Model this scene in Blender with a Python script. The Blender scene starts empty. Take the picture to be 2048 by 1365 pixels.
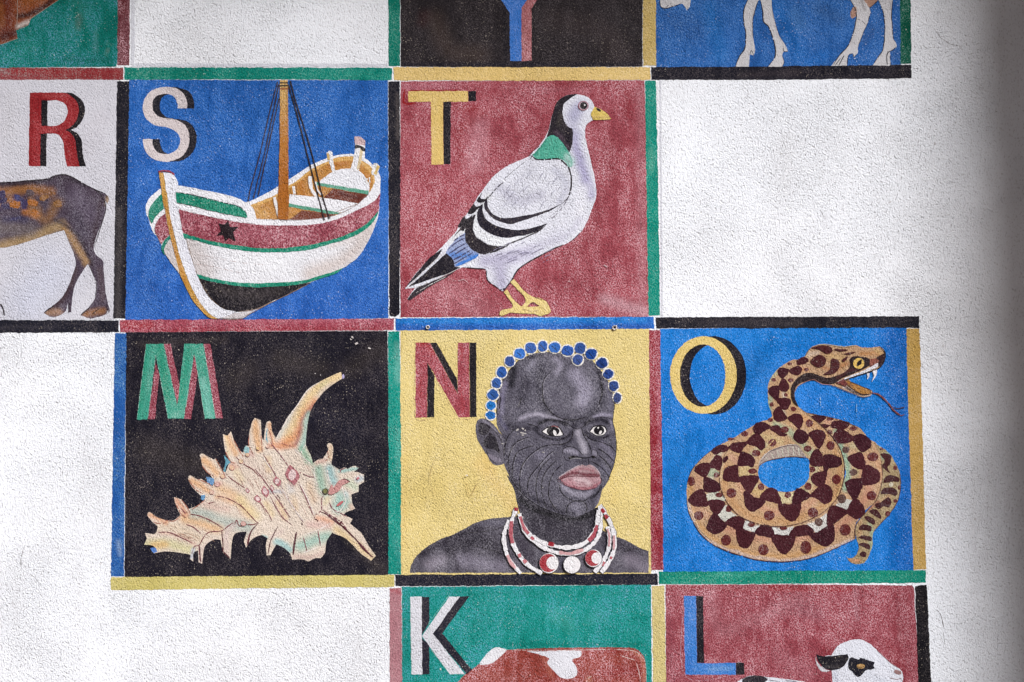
import bpy, math, random
import numpy as np
from mathutils import Vector
from mathutils.geometry import delaunay_2d_cdt

scene = bpy.context.scene
R = math.radians

# ------------------------------------------------------------------ camera, sky, sun, exposure
PX = 0.001                      # one millimetre of wall per photo pixel
CAM_D = 2.9
cam_d = bpy.data.cameras.new('camera')
cam = bpy.data.objects.new('camera', cam_d)
scene.collection.objects.link(cam)
scene.camera = cam
cam.location = (0, -CAM_D, 1.6)
cam.rotation_euler = (R(90), 0, 0)
cam_d.sensor_width = 36
cam_d.lens = 36 * CAM_D / 2.048
cam_d.clip_end = 400

SUN_EL, SUN_AZ = 40.0, 38.0     # elevation; angle to the right of the wall's normal
world = bpy.data.worlds.new('World')
scene.world = world
world.use_nodes = True
wn = world.node_tree
wn.nodes.clear()
wo = wn.nodes.new('ShaderNodeOutputWorld')
bg = wn.nodes.new('ShaderNodeBackground')
sky = wn.nodes.new('ShaderNodeTexSky')
sky.sky_type = 'NISHITA'
sky.sun_disc = False
sky.sun_elevation = R(SUN_EL)
sky.sun_rotation = R(180 - SUN_AZ)
sky.dust_density = 6.0
sky.air_density = 0.5
sky.ozone_density = 0.6
bg.inputs['Strength'].default_value = 0.05
wn.links.new(sky.outputs[0], bg.inputs[0])
wn.links.new(bg.outputs[0], wo.inputs[0])

sun_d = bpy.data.lights.new('sun', 'SUN')
sun_d.energy = 4.9
sun_d.angle = R(14)
sun_d.color = (1.0, 0.985, 0.97)
sun = bpy.data.objects.new('sun', sun_d)
scene.collection.objects.link(sun)
sun_dir = Vector((math.sin(R(SUN_AZ)) * math.cos(R(SUN_EL)), -math.cos(R(SUN_AZ)) * math.cos(R(SUN_EL)), math.sin(R(SUN_EL))))
sun.rotation_euler = sun_dir.to_track_quat('Z', 'Y').to_euler()
sun.location = sun_dir * 8

scene.view_settings.view_transform = 'Standard'
scene.view_settings.look = 'None'
scene.view_settings.exposure = 0.16
scene.view_settings.gamma = 1.0
scene.view_settings.use_curve_mapping = False

# ------------------------------------------------------------------ materials
def lin(c):
    c = np.asarray(c, float) / 255.0
    return np.where(c <= 0.04045, c / 12.92, ((c + 0.055) / 1.055) ** 2.4)

class NT:
    def __init__(self, m):
        self.t = m.node_tree; self.t.nodes.clear()
    def n(self, typ, **kw):
        nd = self.t.nodes.new(typ)
        for k, v in kw.items():
            if k.startswith('i_'):
                key = k[2:]
                nd.inputs[int(key) if key.isdigit() else key.replace('_', ' ')].default_value = v
            else: setattr(nd, k, v)
        return nd
    def l(self, a, b): self.t.links.new(a, b)
    def math(self, op, a, b=None, clamp=False):
        nd = self.t.nodes.new('ShaderNodeMath'); nd.operation = op; nd.use_clamp = clamp
        for i, v in enumerate((a, b)):
            if v is None: continue
            if isinstance(v, (int, float)): nd.inputs[i].default_value = v
            else: self.l(v, nd.inputs[i])
        return nd.outputs[0]
    def noise(self, vec, scale, detail=2, rough=.5, dist=0):
        nd = self.n('ShaderNodeTexNoise'); nd.inputs['Scale'].default_value = scale
        nd.inputs['Detail'].default_value = detail; nd.inputs['Roughness'].default_value = rough
        nd.inputs['Distortion'].default_value = dist
        self.l(vec, nd.inputs['Vector']); return nd.outputs['Fac']
    def ramp(self, f, a, b, lo=0., hi=1.):
        nd = self.n('ShaderNodeMapRange'); nd.clamp = True
        nd.inputs['From Min'].default_value = a; nd.inputs['From Max'].default_value = b
        nd.inputs['To Min'].default_value = lo; nd.inputs['To Max'].default_value = hi
        self.l(f, nd.inputs['Value']); return nd.outputs[0]
    def mix(self, f, a, b, blend='MIX'):
        nd = self.n('ShaderNodeMix', data_type='RGBA', blend_type=blend)
        for s, v in ((nd.inputs[0], f), (nd.inputs[6], a), (nd.inputs[7], b)):
            if isinstance(v, (int, float)): s.default_value = v
            elif isinstance(v, (tuple, list)): s.default_value = tuple(v)[:3] + (1,)
            else: self.l(v, s)
        return nd.outputs[2]

def stucco(nt, strength=1.0, fine=1.0):
    """the wall's trowelled grain; every coat of paint follows the same relief"""
    geo = nt.n('ShaderNodeNewGeometry')
    pos = geo.outputs['Position']
    warp = nt.n('ShaderNodeMapping'); warp.inputs['Rotation'].default_value = (0, R(-22), 0)
    warp.inputs['Scale'].default_value = (1.2, 1, .72)
    nt.l(pos, warp.inputs[0])
    a = nt.noise(warp.outputs[0], 400, 2, .6, .2)            # sand grains
    b = nt.noise(warp.outputs[0], 165, 2, .55, .5)           # float marks
    c = nt.noise(pos, 9, 3, .5, .4)                          # hollows of the hand-laid coat
    area = nt.noise(pos, 4.5, 3, .6, .6)                     # rough and rubbed-flat patches
    pits = nt.ramp(nt.noise(warp.outputs[0], 270, 1, .5, .3), .57, .70)   # torn pits between the grains
    rough = nt.ramp(area, .36, .62, .5, 1.25)
    h = nt.math('MULTIPLY', nt.math('SUBTRACT', a, .5), nt.math('MULTIPLY', rough, .8))
    h = nt.math('ADD', h, nt.math('MULTIPLY', b, .34 * fine))
    h = nt.math('SUBTRACT', h, nt.math('MULTIPLY', pits, nt.math('MULTIPLY', rough, .34)))
    h = nt.math('ADD', h, nt.math('MULTIPLY', c, .75))
    bump = nt.n('ShaderNodeBump'); bump.inputs['Strength'].default_value = 1.0
    bump.inputs['Distance'].default_value = .0036 * strength
    nt.l(h, bump.inputs['Height'])
    return pos, bump.outputs[0], a, pits

WALL_C = (232, 233, 240)
def wall_mat():
    m = bpy.data.materials.new('white_stucco'); m.use_nodes = True
    nt = NT(m)
    pos, nrm, a, b = stucco(nt, 1.0)
    big = nt.noise(pos, 1.6, 4, .55, .3)
    col = nt.mix(nt.ramp(big, .35, .7), tuple(lin((229, 234, 243))), tuple(lin((225, 228, 235))))
    pit = nt.math('ADD', nt.ramp(a, .40, .28, 0, .25), nt.math('MULTIPLY', b, .34), True)                     # darker in the pits of the grain
    col = nt.mix(pit, col, tuple(lin((150, 146, 150))))
    run = nt.n('ShaderNodeMapping'); run.inputs['Scale'].default_value = (9, 1, .8); nt.l(pos, run.inputs[0])
    streak = nt.math('MULTIPLY', nt.ramp(nt.noise(run.outputs[0], 1, 4, .6, .3), .52, .72, 0, .16), nt.ramp(nt.noise(pos, 2.2, 3, .6), .42, .6))
    col = nt.mix(streak, col, tuple(lin((176, 170, 168))))
    spots = nt.ramp(nt.noise(pos, 60, 1, .5), .77, .80, 0, .5)
    col = nt.mix(spots, col, tuple(lin((150, 140, 135))))
    p = nt.n('ShaderNodeBsdfPrincipled'); p.inputs['Roughness'].default_value = .85
    p.inputs['Specular IOR Level'].default_value = .1
    nt.l(col, p.inputs['Base Color']); nt.l(nrm, p.inputs['Normal'])
    o = nt.n('ShaderNodeOutputMaterial'); nt.l(p.outputs[0], o.inputs[0])
    return m

def paint_mat(name, wear=.25, speck=.3, speck_col=(225, 222, 225), dark=.25, strength=.8, pool_shade=.35, chip_col=(236, 234, 234)):
    """limewash coat: colour from the brush strokes (attribute), worn thin in blotches and on the tips of the grain"""
    m = bpy.data.materials.new(name); m.use_nodes = True
    nt = NT(m)
    pos, nrm, a, b = stucco(nt, strength)
    at = nt.n('ShaderNodeAttribute', attribute_name='paint')
    base = at.outputs['Color']
    # slow blotches of thicker and thinner paint
    brush = nt.n('ShaderNodeMapping'); brush.inputs['Rotation'].default_value = (0, R(28), 0)
    brush.inputs['Scale'].default_value = (1, 1, .38)
    nt.l(pos, brush.inputs[0])
    n1 = nt.noise(pos, 9, 4, .6, .8)
    n2 = nt.noise(brush.outputs[0], 46, 4, .65, .6)
    n3 = nt.noise(brush.outputs[0], 19, 3, .6, 1.6)
    thick = nt.math('ADD', nt.math('ADD', nt.math('MULTIPLY', n1, .4), nt.math('MULTIPLY', n2, .3)), nt.math('MULTIPLY', n3, .3))
    darkc = nt.mix(1.0, base, (.62, .60, .62), 'MULTIPLY')
    col = nt.mix(nt.ramp(thick, .46, .64, 0, dark * 1.5), base, darkc)
    # plaster showing on the tips of the grain where the coat is thin
    grain = nt.math('ADD', nt.math('MULTIPLY', nt.noise(pos, 430, 2, .7, 0), .6), nt.math('MULTIPLY', a, .4))
    thin = nt.ramp(thick, .57, .41, .10, 1.0)
    g = nt.math('MULTIPLY', nt.ramp(grain, .48, .58), nt.math('MULTIPLY', thin, wear * 1.6), True)
    col = nt.mix(g, col, tuple(lin(speck_col)))
    # chips and scuffs of mixed size that follow the grain
    chipn = nt.math('ADD', nt.math('MULTIPLY', nt.noise(pos, 330, 2, .6, .4), .65), nt.math('MULTIPLY', a, .35))
    clus = nt.noise(pos, 13, 4, .65, .8)
    chip = nt.math('MULTIPLY', nt.ramp(chipn, .60, .645), nt.ramp(clus, .44, .64, .12, 1))
    chip = nt.math('MULTIPLY', chip, speck)
    col = nt.mix(chip, col, tuple(lin(chip_col)))
    # paint pooled in the pits, darkened further as painted relief shade
    pit = nt.ramp(grain, .50, .38, 0, pool_shade)
    col = nt.mix(pit, col, nt.mix(1.0, base, (.30, .28, .32), 'MULTIPLY'))
    p = nt.n('ShaderNodeBsdfPrincipled'); p.inputs['Roughness'].default_value = .9
    p.inputs['Specular IOR Level'].default_value = .08
    nt.l(col, p.inputs['Base Color']); nt.l(nrm, p.inputs['Normal'])
    o = nt.n('ShaderNodeOutputMaterial'); nt.l(p.outputs[0], o.inputs[0])
    return m

M_WALL = wall_mat()
M = {
    'field': paint_mat('field_paint', .34, .6, (112, 152, 204), dark=.6, pool_shade=.65),
    'red': paint_mat('red_field_paint', .58, .3, (202, 166, 176), dark=.55, pool_shade=.8),
    'black': paint_mat('black_paint', .42, .7, (92, 86, 90), dark=.3, pool_shade=.5, chip_col=(196, 186, 172)),
    'letter': paint_mat('letter_paint', .30, .25, (186, 120, 124), dark=.5, pool_shade=.5),
    'bar': paint_mat('bar_paint', .22, .55, (150, 196, 190), dark=.45, pool_shade=.45),
    'pic': paint_mat('picture_paint', .14, .10, dark=.16, pool_shade=.42),
    'skin': paint_mat('drybrush_paint', .24, .22, (168, 166, 178), dark=.4, pool_shade=.6, chip_col=(200, 198, 204)),
    'skinblue': paint_mat('bead_paint', .2, .2, (110, 140, 200), dark=.8, pool_shade=.4),
    'skinb': paint_mat('scaly_paint', .16, .16, (214, 206, 196), dark=.35, pool_shade=.62),
    'maroon': paint_mat('maroon_paint', .16, .34, (120, 90, 96), dark=.35, pool_shade=.4, chip_col=(190, 176, 176)),
    'white': paint_mat('white_paint', .05, .0, dark=.10, pool_shade=.22),
    'ink': paint_mat('line_paint', .10, .0, dark=.2, strength=.5),
}

# ------------------------------------------------------------------ brush tools
FR = [0., 0., 1.]
def V(x, y, s): FR[:] = [float(x), float(y), float(s)]     # a working frame on the wall
ALB = .86
def colr(c): return lin(c) * ALB

def parse(s):
    """'x,y x,yc ...' -> points in wall units (mm from the mural's corner); c marks a corner"""
    if not isinstance(s, str): return [tuple(p) + ((False,) if len(p) == 2 else ()) for p in s]
    out = []
    for t in s.split():
        k = t.endswith('c'); t = t.rstrip('c')
        x, y = t.split(',')
        out.append((FR[0] + float(x) / FR[2], FR[1] + float(y) / FR[2], k))
    return out

def spline(P, closed, step=2.2):
    """Catmull-Rom through the points, broken at corners"""
    n = len(P); A = np.array([(p[0], p[1]) for p in P]); K = [p[2] for p in P]
    out = []
    for i in range(n if closed else n - 1):
        j = (i + 1) % n
        p1, p2 = A[i], A[j]
        p0 = A[i - 1] if (closed or i > 0) and not K[i] else p1 - (p2 - p1) * .5
        if not closed and i == 0: p0 = p1 - (p2 - p1) * .5
        p3 = A[(j + 1) % n] if (closed or j < n - 1) and not K[j] else p2 + (p2 - p1) * .5
        d = np.linalg.norm(p2 - p1); m = max(1, int(d / step))
        # centripetal-ish: limit the tangents to the segment's length
        t1 = (p2 - p0) * .5; t2 = (p3 - p1) * .5
        for t in (t1, t2):
            L = np.linalg.norm(t)
            if L > d * 1.2 and L > 0: t *= d * 1.2 / L
        u = np.arange(m) / m
        u = u[:, None]
        out.append((2*u**3 - 3*u**2 + 1) * p1 + (u**3 - 2*u**2 + u) * t1 + (-2*u**3 + 3*u**2) * p2 + (u**3 - u**2) * t2)
    if not closed: out.append(A[-1:])
    return np.concatenate(out)

_rng = np.random.default_rng(7)
_G = _rng.random((256, 256, 2)) - .5
def wob(P, size, amp):
    """smooth hand wobble, a fixed field over the wall"""
    q = np.asarray(P) / size
    i = np.floor(q).astype(int); f = q - i; f = f * f * (3 - 2 * f)
    g = lambda a, b: _G[a % 256, b % 256]
    a = g(i[:, 0], i[:, 1]) * (1 - f[:, :1]) + g(i[:, 0] + 1, i[:, 1]) * f[:, :1]
    b = g(i[:, 0], i[:, 1] + 1) * (1 - f[:, :1]) + g(i[:, 0] + 1, i[:, 1] + 1) * f[:, :1]
    return (a * (1 - f[:, 1:]) + b * f[:, 1:]) * 2 * amp

def inside(P, loops):
    P = np.asarray(P); res = np.zeros(len(P), bool)
    for L in loops:
        x1, y1 = L[:, 0], L[:, 1]; x2, y2 = np.roll(x1, -1), np.roll(y1, -1)
        for s in range(0, len(P), 4000):
            px = P[s:s+4000, 0][:, None]; py = P[s:s+4000, 1][:, None]
            c = (y1 > py) != (y2 > py)
            with np.errstate(divide='ignore', invalid='ignore'):
                xi = (x2 - x1) * (py - y1) / (y2 - y1) + x1
            res[s:s+4000] ^= (np.sum(c & (px < xi), axis=1) % 2).astype(bool)
    return res

def dist_line(P, L, closed=False):
    if closed: L = np.vstack([L, L[:1]])
    d = np.full(len(P), 1e9)
    for a, b in zip(L[:-1], L[1:]):
        ab = b - a; q = float(ab @ ab)
        t = np.clip(((P - a) @ ab) / q, 0, 1) if q > 0 else np.zeros(len(P))
        d = np.minimum(d, np.hypot(*(P - a - t[:, None] * ab).T))
    return d

def shade(P, cols, ops):
    """soft brushwork mixed into the coat; ops: (kind, geometry, colour, alpha, width[, soft])"""
    Q = P + wob(P, 5, 1.1) + wob(P + 91, 17, 1.5)
    for op in ops:
        k, g, c, a, w = op[:5]
        c = colr(c); wf = w / FR[2]
        if k == 's':                       # soft stroke
            L = spline(parse(g), False, 6) ; d = dist_line(Q, L)
            f = np.clip(1 - d / wf, 0, 1); f = f * f * (3 - 2 * f)
        elif k == 'h':                     # harder stroke
            L = spline(parse(g), False, 4); d = dist_line(P + wob(P, 4, .5), L)
            f = np.clip((wf - d) / max(1.2, wf * .35) + .3, 0, 1)
        elif k == 'p':                     # patch with feathered rim of width w
            L = spline(parse(g), True, 5); ins = inside(Q, [L]); d = dist_line(Q, L, True)
            f = np.clip(.5 + np.where(ins, d, -d) / max(wf, .3), 0, 1)
        elif k == 'g':                     # wash fading along a line
            (x0, y0, _), (x1, y1, _) = parse(g)
            v = np.array([x1 - x0, y1 - y0]); f = np.clip(((Q - (x0, y0)) @ v) / (v @ v), 0, 1)
        f = (f * a)[:, None]
        cols = cols * (1 - f) + c * f
    return cols

_mesh_n = [0]
def add_mesh(name, P, faces, cols, level, mat, parent):
    me = bpy.data.meshes.new(name)
    o = Vector(parent.get('org', (0, 0, 0))) if parent is not None else Vector((0, 0, 0))
    Z = np.asarray(level) if np.ndim(level) else np.full(len(P), level)
    co = np.stack([(P[:, 0] - 1024) * PX - o[0], -.0003 - Z * .00004 - o[1], 1.6 + (682.5 - P[:, 1]) * PX - o[2]], 1)
    F = np.asarray(faces, np.int32)
    a = P[F[:, 0]]; b = P[F[:, 1]]; c = P[F[:, 2]]
    cr = (b[:, 0]-a[:, 0])*(c[:, 1]-a[:, 1]) - (b[:, 1]-a[:, 1])*(c[:, 0]-a[:, 0])
    F = F[np.abs(cr) > 1e-7]; cr = cr[np.abs(cr) > 1e-7]
    fl = cr > 0                                            # faces look out of the wall
    F[fl] = F[fl][:, ::-1]
    me.vertices.add(len(co)); me.vertices.foreach_set('co', co.astype(np.float32).ravel())
    me.loops.add(F.size); me.loops.foreach_set('vertex_index', F.ravel())
    me.polygons.add(len(F)); me.polygons.foreach_set('loop_start', np.arange(0, F.size, 3, dtype=np.int32))
    me.update(calc_edges=True)
    at = me.color_attributes.new('paint', 'FLOAT_COLOR', 'POINT')
    ca = np.ones((len(co), 4), np.float32); ca[:, :3] = cols
    at.data.foreach_set('color', ca.ravel())
    me.materials.append(M[mat] if isinstance(mat, str) else mat)
    ob = bpy.data.objects.new(name, me); scene.collection.objects.link(ob)
    if parent is not None:
        ob.parent = parent
        ob['org'] = tuple(parent.get('org', (0, 0, 0)))
    return ob

LV = [0]
def up(n=1): LV[0] += n; return LV[0]

def fill(name, loops, c, parent, mat='pic', ops=None, rough=.6, grid=None, straight=False, level=None, jit=.0, step=2.2):
    """one coat of paint inside the outline(s)"""
    if isinstance(loops, (str,)): loops = [loops]
    Ls = []
    for s in loops:
        P = parse(s)
        if name.endswith('_ground'):                       # fields run up close to their bars
            mx = sum(q[0] for q in P) / len(P); my = sum(q[1] for q in P) / len(P)
            P = [(x + math.copysign(1.9 if abs(x - mx) > 90 else 0, x - mx), y + math.copysign(1.9 if abs(y - my) > 90 else 0, y - my), k) for x, y, k in P]
        if straight: P = [(x, y, True) for x, y, _ in P]
        L = spline(P, True, step)
        if rough: L = L + wob(L, 3, rough) + wob(L + 57, 14, rough * .9)
        keep = np.hypot(*(L - np.roll(L, 1, 0)).T) > .05
        Ls.append(L[keep])
    verts, edges = [], []
    for L in Ls:
        b = len(verts); n = len(L)
        verts += [Vector(p) for p in L]; edges += [(b + i, b + (i + 1) % n) for i in range(n)]
    if ops and grid is None: grid = 3.0
    if grid:
        al = np.concatenate(Ls); x0, y0 = al.min(0); x1, y1 = al.max(0)
        gx, gy = np.meshgrid(np.arange(x0, x1, grid), np.arange(y0, y1, grid))
        gx = gx + (np.arange(gx.shape[0]) % 2)[:, None] * grid * .5
        G = np.stack([gx.ravel(), gy.ravel()], 1)
        G = G[inside(G, Ls)]
        # drop those hugging the rim
        cell = {}
        key = set()
        for p in al / (grid * .55): key.add((int(p[0]), int(p[1])))
        q = (G / (grid * .55)).astype(int)
        ok = [(a, b2) not in key for a, b2 in q]
        G = G[np.array(ok, bool)] if len(G) else G
        verts += [Vector(p) for p in G]
    v, e, f, *_ = delaunay_2d_cdt(verts, edges, [], 0, 1e-5)
    P = np.array([tuple(p) for p in v]); F = np.array([t for t in f if len(t) == 3])
    cen = P[F].mean(1)
    F = F[inside(cen, Ls)]
    cols = np.tile(colr(c), (len(P), 1))
    if ops: cols = shade(P, cols, ops)
    if jit: cols = cols * (1 + (np.random.default_rng(3).random((len(P), 1)) - .5) * jit)
    return add_mesh(name, P, F, cols, up() if level is None else level, mat, parent)

def lines(name, specs, c, parent, mat='ink', level=None, w=1.2, taper=True, broken=.0):
    """drawn lines: specs = list of 'pts' or ('pts', width[, colour]) all in one coat"""
    base = up() if level is None else level
    if len(specs) > 1:
        return [lines(name, [s], c, parent, mat, base + (k % 40) * .02, w, taper, broken) for k, s in enumerate(specs)]
    PP, FF, CC, ZZ = [], [], [], []; n0 = 0
    for k, s in enumerate(specs):
        ww, cc, tp = w, c, taper
        if isinstance(s, tuple):
            ww = s[1]
            if len(s) > 2 and s[2] is not None: cc = s[2]
            s = s[0]
        L = spline(parse(s), False, 2.0); L = L + wob(L, 9, .35)
        if len(L) < 2: continue
        t = np.gradient(L, axis=0); t /= np.maximum(np.hypot(*t.T), 1e-6)[:, None]
        nrm = np.stack([-t[:, 1], t[:, 0]], 1)
        u = np.linspace(0, 1, len(L))
        width = ww * .5 * (1 + wob(L + 13, 4, .35)[:, 0])
        if tp: width = width * np.clip(np.minimum(u, 1 - u) * 5 + .35, 0, 1)
        a = L + nrm * width[:, None]; b = L - nrm * width[:, None]
        m = len(L); P = np.concatenate([a, b]); i = np.arange(m - 1)
        F = np.concatenate([np.stack([i, i + 1, i + m], 1), np.stack([i + 1, i + m + 1, i + m], 1)])
        if broken:
            keep = (np.abs(wob(L[:-1] + 7, 4, 1)[:, 0]) > broken * .5)
            F = F[np.concatenate([keep, keep])]
        PP.append(P); FF.append(F + n0); n0 += len(P)
        CC.append(np.tile(colr(cc), (len(P), 1))); ZZ.append(np.full(len(P), base + (k % 40) * .02))
    return add_mesh(name, np.concatenate(PP), np.concatenate(FF), np.concatenate(CC), np.concatenate(ZZ), mat, parent)

def dots(name, cs, c, parent, mat='pic', level=None, n=14, rough=.2):
    """round dabs: cs = list of (x, y, rx, ry, deg[, colour]) in the working frame"""
    base = up() if level is None else level
    if len(cs) > 1: return [dots(name, [d], c, parent, mat, base + k * .02, n, rough) for k, d in enumerate(cs)]
    PP, FF, CC = [], [], []; n0 = 0
    for d in cs:
        x, y, rx, ry, an = d[:5]; cc = d[5] if len(d) > 5 else c
        th = np.linspace(0, 2 * np.pi, n, endpoint=False)
        px, py = rx * np.cos(th), ry * np.sin(th); ca, sa = math.cos(R(an)), math.sin(R(an))
        L = np.stack([FR[0] + (x + px * ca - py * sa) / FR[2], FR[1] + (y + px * sa + py * ca) / FR[2]], 1)
        L = L + wob(L, 3, rough)
        P = np.vstack([L.mean(0), L]); i = np.arange(n)
        F = np.stack([np.zeros(n, int), i + 1, (i + 1) % n + 1], 1)
        PP.append(P); FF.append(F + n0); n0 += len(P); CC.append(np.tile(colr(cc), (len(P), 1)))
    return add_mesh(name, np.concatenate(PP), np.concatenate(FF), np.concatenate(CC), base, mat, parent)

def shift(s, dx, dy):
    out = []
    for t in s.split():
        k = 'c' if t.endswith('c') else ''; x, y = t.rstrip('c').split(',')
        out.append(f'{float(x)+dx:.1f},{float(y)+dy:.1f}{k}')
    return ' '.join(out)

def panel(label, x, y, group='painted alphabet pictures on the stucco wall'):
    """an Empty at the foot of the painted picture"""
    o = bpy.data.objects.new('painted_picture', None); scene.collection.objects.link(o)
    o.empty_display_size = .05
    o.location = ((x - 1024) * PX, 0, 1.6 + (682.5 - y) * PX)
    o['org'] = tuple(o.location)
    o['label'] = label; o['category'] = 'painted picture'; o['group'] = group
    LV[0] = 0
    return o

def part(name, ref):
    """tidy name of a part"""
    ref.name = name; return ref
# ------------------------------------------------------------------ the wall, the ground and unseen blockers added to shade the wall
def box(name, x0, x1, y0, y1, z0, z1, mat):
    vs = [(x, y, z) for x in (x0, x1) for y in (y0, y1) for z in (z0, z1)]
    fs = [(0, 1, 3, 2), (4, 6, 7, 5), (0, 4, 5, 1), (2, 3, 7, 6), (0, 2, 6, 4), (1, 5, 7, 3)]
    me = bpy.data.meshes.new(name); me.from_pydata(vs, [], fs); me.materials.append(mat)
    ob = bpy.data.objects.new(name, me); scene.collection.objects.link(ob); return ob
wall = box('wall', -6, 6, 0, .35, -.6, 6, M_WALL)
wall['kind'] = 'structure'

def plain_mat(name, c, rough=.85):
    m = bpy.data.materials.new(name); m.use_nodes = True
    nt = NT(m); pos, nrm, a, b = stucco(nt, .8)
    col = nt.mix(nt.ramp(nt.noise(pos, 5, 4, .6, .5), .35, .65), tuple(lin(c)), tuple(lin(c) * .72))
    p = nt.n('ShaderNodeBsdfPrincipled'); p.inputs['Roughness'].default_value = rough
    nt.l(col, p.inputs['Base Color']); nt.l(nrm, p.inputs['Normal'])
    o = nt.n('ShaderNodeOutputMaterial'); nt.l(p.outputs[0], o.inputs[0]); return m
M_BLOCK_RIGHT = plain_mat('blocker_brown', (96, 58, 40)); M_BLOCK_TOP = plain_mat('blocker_dark', (96, 84, 76))  # coats of the added light blockers, brown for a warm bounce
right_blocker = box('right_blocker', 1.36, 1.9, -.58, .002, -.6, 3.66, M_BLOCK_RIGHT)  # unseen block, added to throw soft shade on the wall's right side
right_blocker['kind'] = 'structure'
for v in right_blocker.data.vertices: v.co.x -= (v.co.z - 1.6) * .05      # tilted so that the edge of its shade leans
top_blocker = box('top_blocker', -6, 6, -1.25, .36, 3.66, 3.84, M_BLOCK_TOP); top_blocker['kind'] = 'structure'  # unseen slab, added to darken the top of the wall
ground = box('ground', -30, 30, -30, .3, -.75, -.6, plain_mat('grey_paving', (84, 68, 54))); ground['kind'] = 'structure'
# ------------------------------------------------------------------ S: the sailing boat
pn = panel('bright blue painted square with a pale letter S and a wooden boat with a mast', 514, 638)
V(0, 0, 1)
fill('blue_ground', '261,162 774,163 775,400 775,635 640,637 400,638 253,638 256,400', (36, 102, 190), pn, 'field', straight=True,
     ops=[('g', '500,250 500,640', (44, 104, 200), .8, 1), ('s', '300,420 290,600', (40, 90, 170), .5, 60)], grid=8)
V(240, 130, 5)
LS = ('575,435c 668,437c 668,370 640,295 590,250 520,228 450,223 370,235 300,270 250,330 230,400 232,470 265,540 320,590 380,612 '
      '470,625 530,650 580,690 602,740 600,790 575,840 530,875 480,890 430,890 380,875 345,835 328,780 328,743c 232,743c 236,800 '
      '260,870 310,925 370,957 440,970 510,965 580,940 640,895 680,830 695,760 692,690 665,625 620,580 560,550 480,538 420,530 370,505 '
      '335,460 325,405 335,350 370,310 430,290 490,295 540,320 565,355 578,400')
fill('letter_shadow', shift(LS, 72, 2), (32, 32, 42), pn, 'black')
fill('letter', LS, (212, 203, 206), pn, 'pic')

V(280, 390, 5)
boat = fill('boat', '1070,72 1240,0 1390,-90 1490,-155 1580,-210 1680,-280 1800,-340 1930,-385 2000,-400 2080,-407 2140,-405 2240,-370 '
     '2300,-325 2360,-260 2400,-190 2405,-100 2403,0 2395,80 2385,200 2340,340 2280,470 2200,600 2100,690 2040,730 1840,828 1700,880 '
     '1500,985 1300,1085 1150,1155 1080,1200 1010,1240 780,1243c 740,1243 680,1220 600,1140 520,1040 450,900 400,800 320,690 260,605 '
     '240,590 220,540 215,505 180,440 165,410 140,390 110,320 95,270 85,235 60,180 57,120 80,60 130,0 210,-65c 190,-220c 235,-222 '
     '300,-215 345,-190 380,-120 382,-95c 700,-35 900,10 1000,45', (232, 234, 242), pn, 'white')
boat['label'] = 'painted wooden boat with red, green and white stripes and a yellow stem'
b = boat
fill('rim_board', '1105,102c 1300,28 1400,-25 1490,-93 1580,-150 1690,-240 1800,-300 1880,-335 1960,-370 2130,-382 2240,-330 2310,-280 '
     '2340,-215 2345,-130 2310,-50 2250,20 2180,88c 1950,210c 1700,246 1500,250 1200,243c 1165,240c 1150,180 1130,128c', (214, 168, 98), b)
fill('inner_planking', '1130,128c 1300,62 1380,10 1490,-62 1600,-135 1700,-215 1820,-280 1900,-315 2000,-335 2110,-340 2190,-315 2260,-260 '
     '2315,-190 2325,-120 2300,-45 2240,25c 2150,108c 1950,205c 1700,244 1500,249 1200,243c 1165,240c 1150,180', (190, 135, 68), b,
     ops=[('s', '1150,150 1250,200', (205, 160, 95), .8, 90), ('s', '1600,-120 1640,-10', (182, 118, 50), .9, 60), ('s', '1900,-290 2060,-310', (176, 112, 48), .8, 50),
          ('s', '2240,-200 2300,-100', (192, 128, 58), .8, 50), ('s', '1520,140 1620,170', (200, 140, 70), .8, 50)])
fill('stern_deck', '1800,-140c 1850,-180 1960,-245 2100,-262 2180,-245 2250,-180 2290,-100 2290,-30c 2285,0c 1790,-100c', (228, 231, 240), b, 'white')
fill('bottom_boards', '1930,-60c 2285,0c 2250,30c 2180,82c 1950,48c 1840,25c', (112, 56, 42), b, ops=[('s', '2000,-20 2200,40', (84, 36, 34), .8, 40)])
fill('bottom_boards', '1630,155c 1950,195c 1900,222c 1700,246c 1500,250c', (120, 64, 48), b)
fill('deck_edge', '1750,-128c 2285,-38c 2283,0c 1755,-98c', (92, 160, 138), b, straight=True)
fill('thwart', '1495,-5c 1700,15 1950,45 2182,85c 2080,150 2000,178c 1490,88c', (231, 233, 241), b, 'white')
fill('thwart_edge', '1490,85c 1750,133 2000,178c 1985,192c 1900,190 1750,165 1490,122c', (88, 158, 134), b)
lines('rib', [('1345,25 1365,120 1395,238', 5.5), ('1535,-85 1545,-10', 4.5), ('1702,-185 1705,-110 1725,-40 1790,40', 7), ('1755,-130 1770,-60 1810,0', 4)],
      (232, 233, 238), b, 'white', taper=False)
lines('rib_line', ['1322,30 1342,120 1378,235', '1680,-180 1682,-100 1700,-30 1740,25', '1500,-60 1520,20', '1562,-95 1570,10', '1800,20 1920,-60',
                   '1500,245 1630,150', '1955,175 2180,88'], (120, 78, 40), b, w=.9)
fill('oarlock_post', '1865,-420c 1895,-438c 1925,-422c 1930,-340c 1960,-220c 1925,-215c 1905,-290c 1885,-335c', (228, 230, 236), b, 'white')
lines('post_side', [('1878,-415 1890,-345', 4.5)], (205, 172, 110), b, taper=False)
fill('oarlock_post', '2335,-315c 2370,-315c 2400,-280c 2370,-200c 2325,-195c 2315,-220c', (226, 226, 228), b, 'white')
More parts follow.
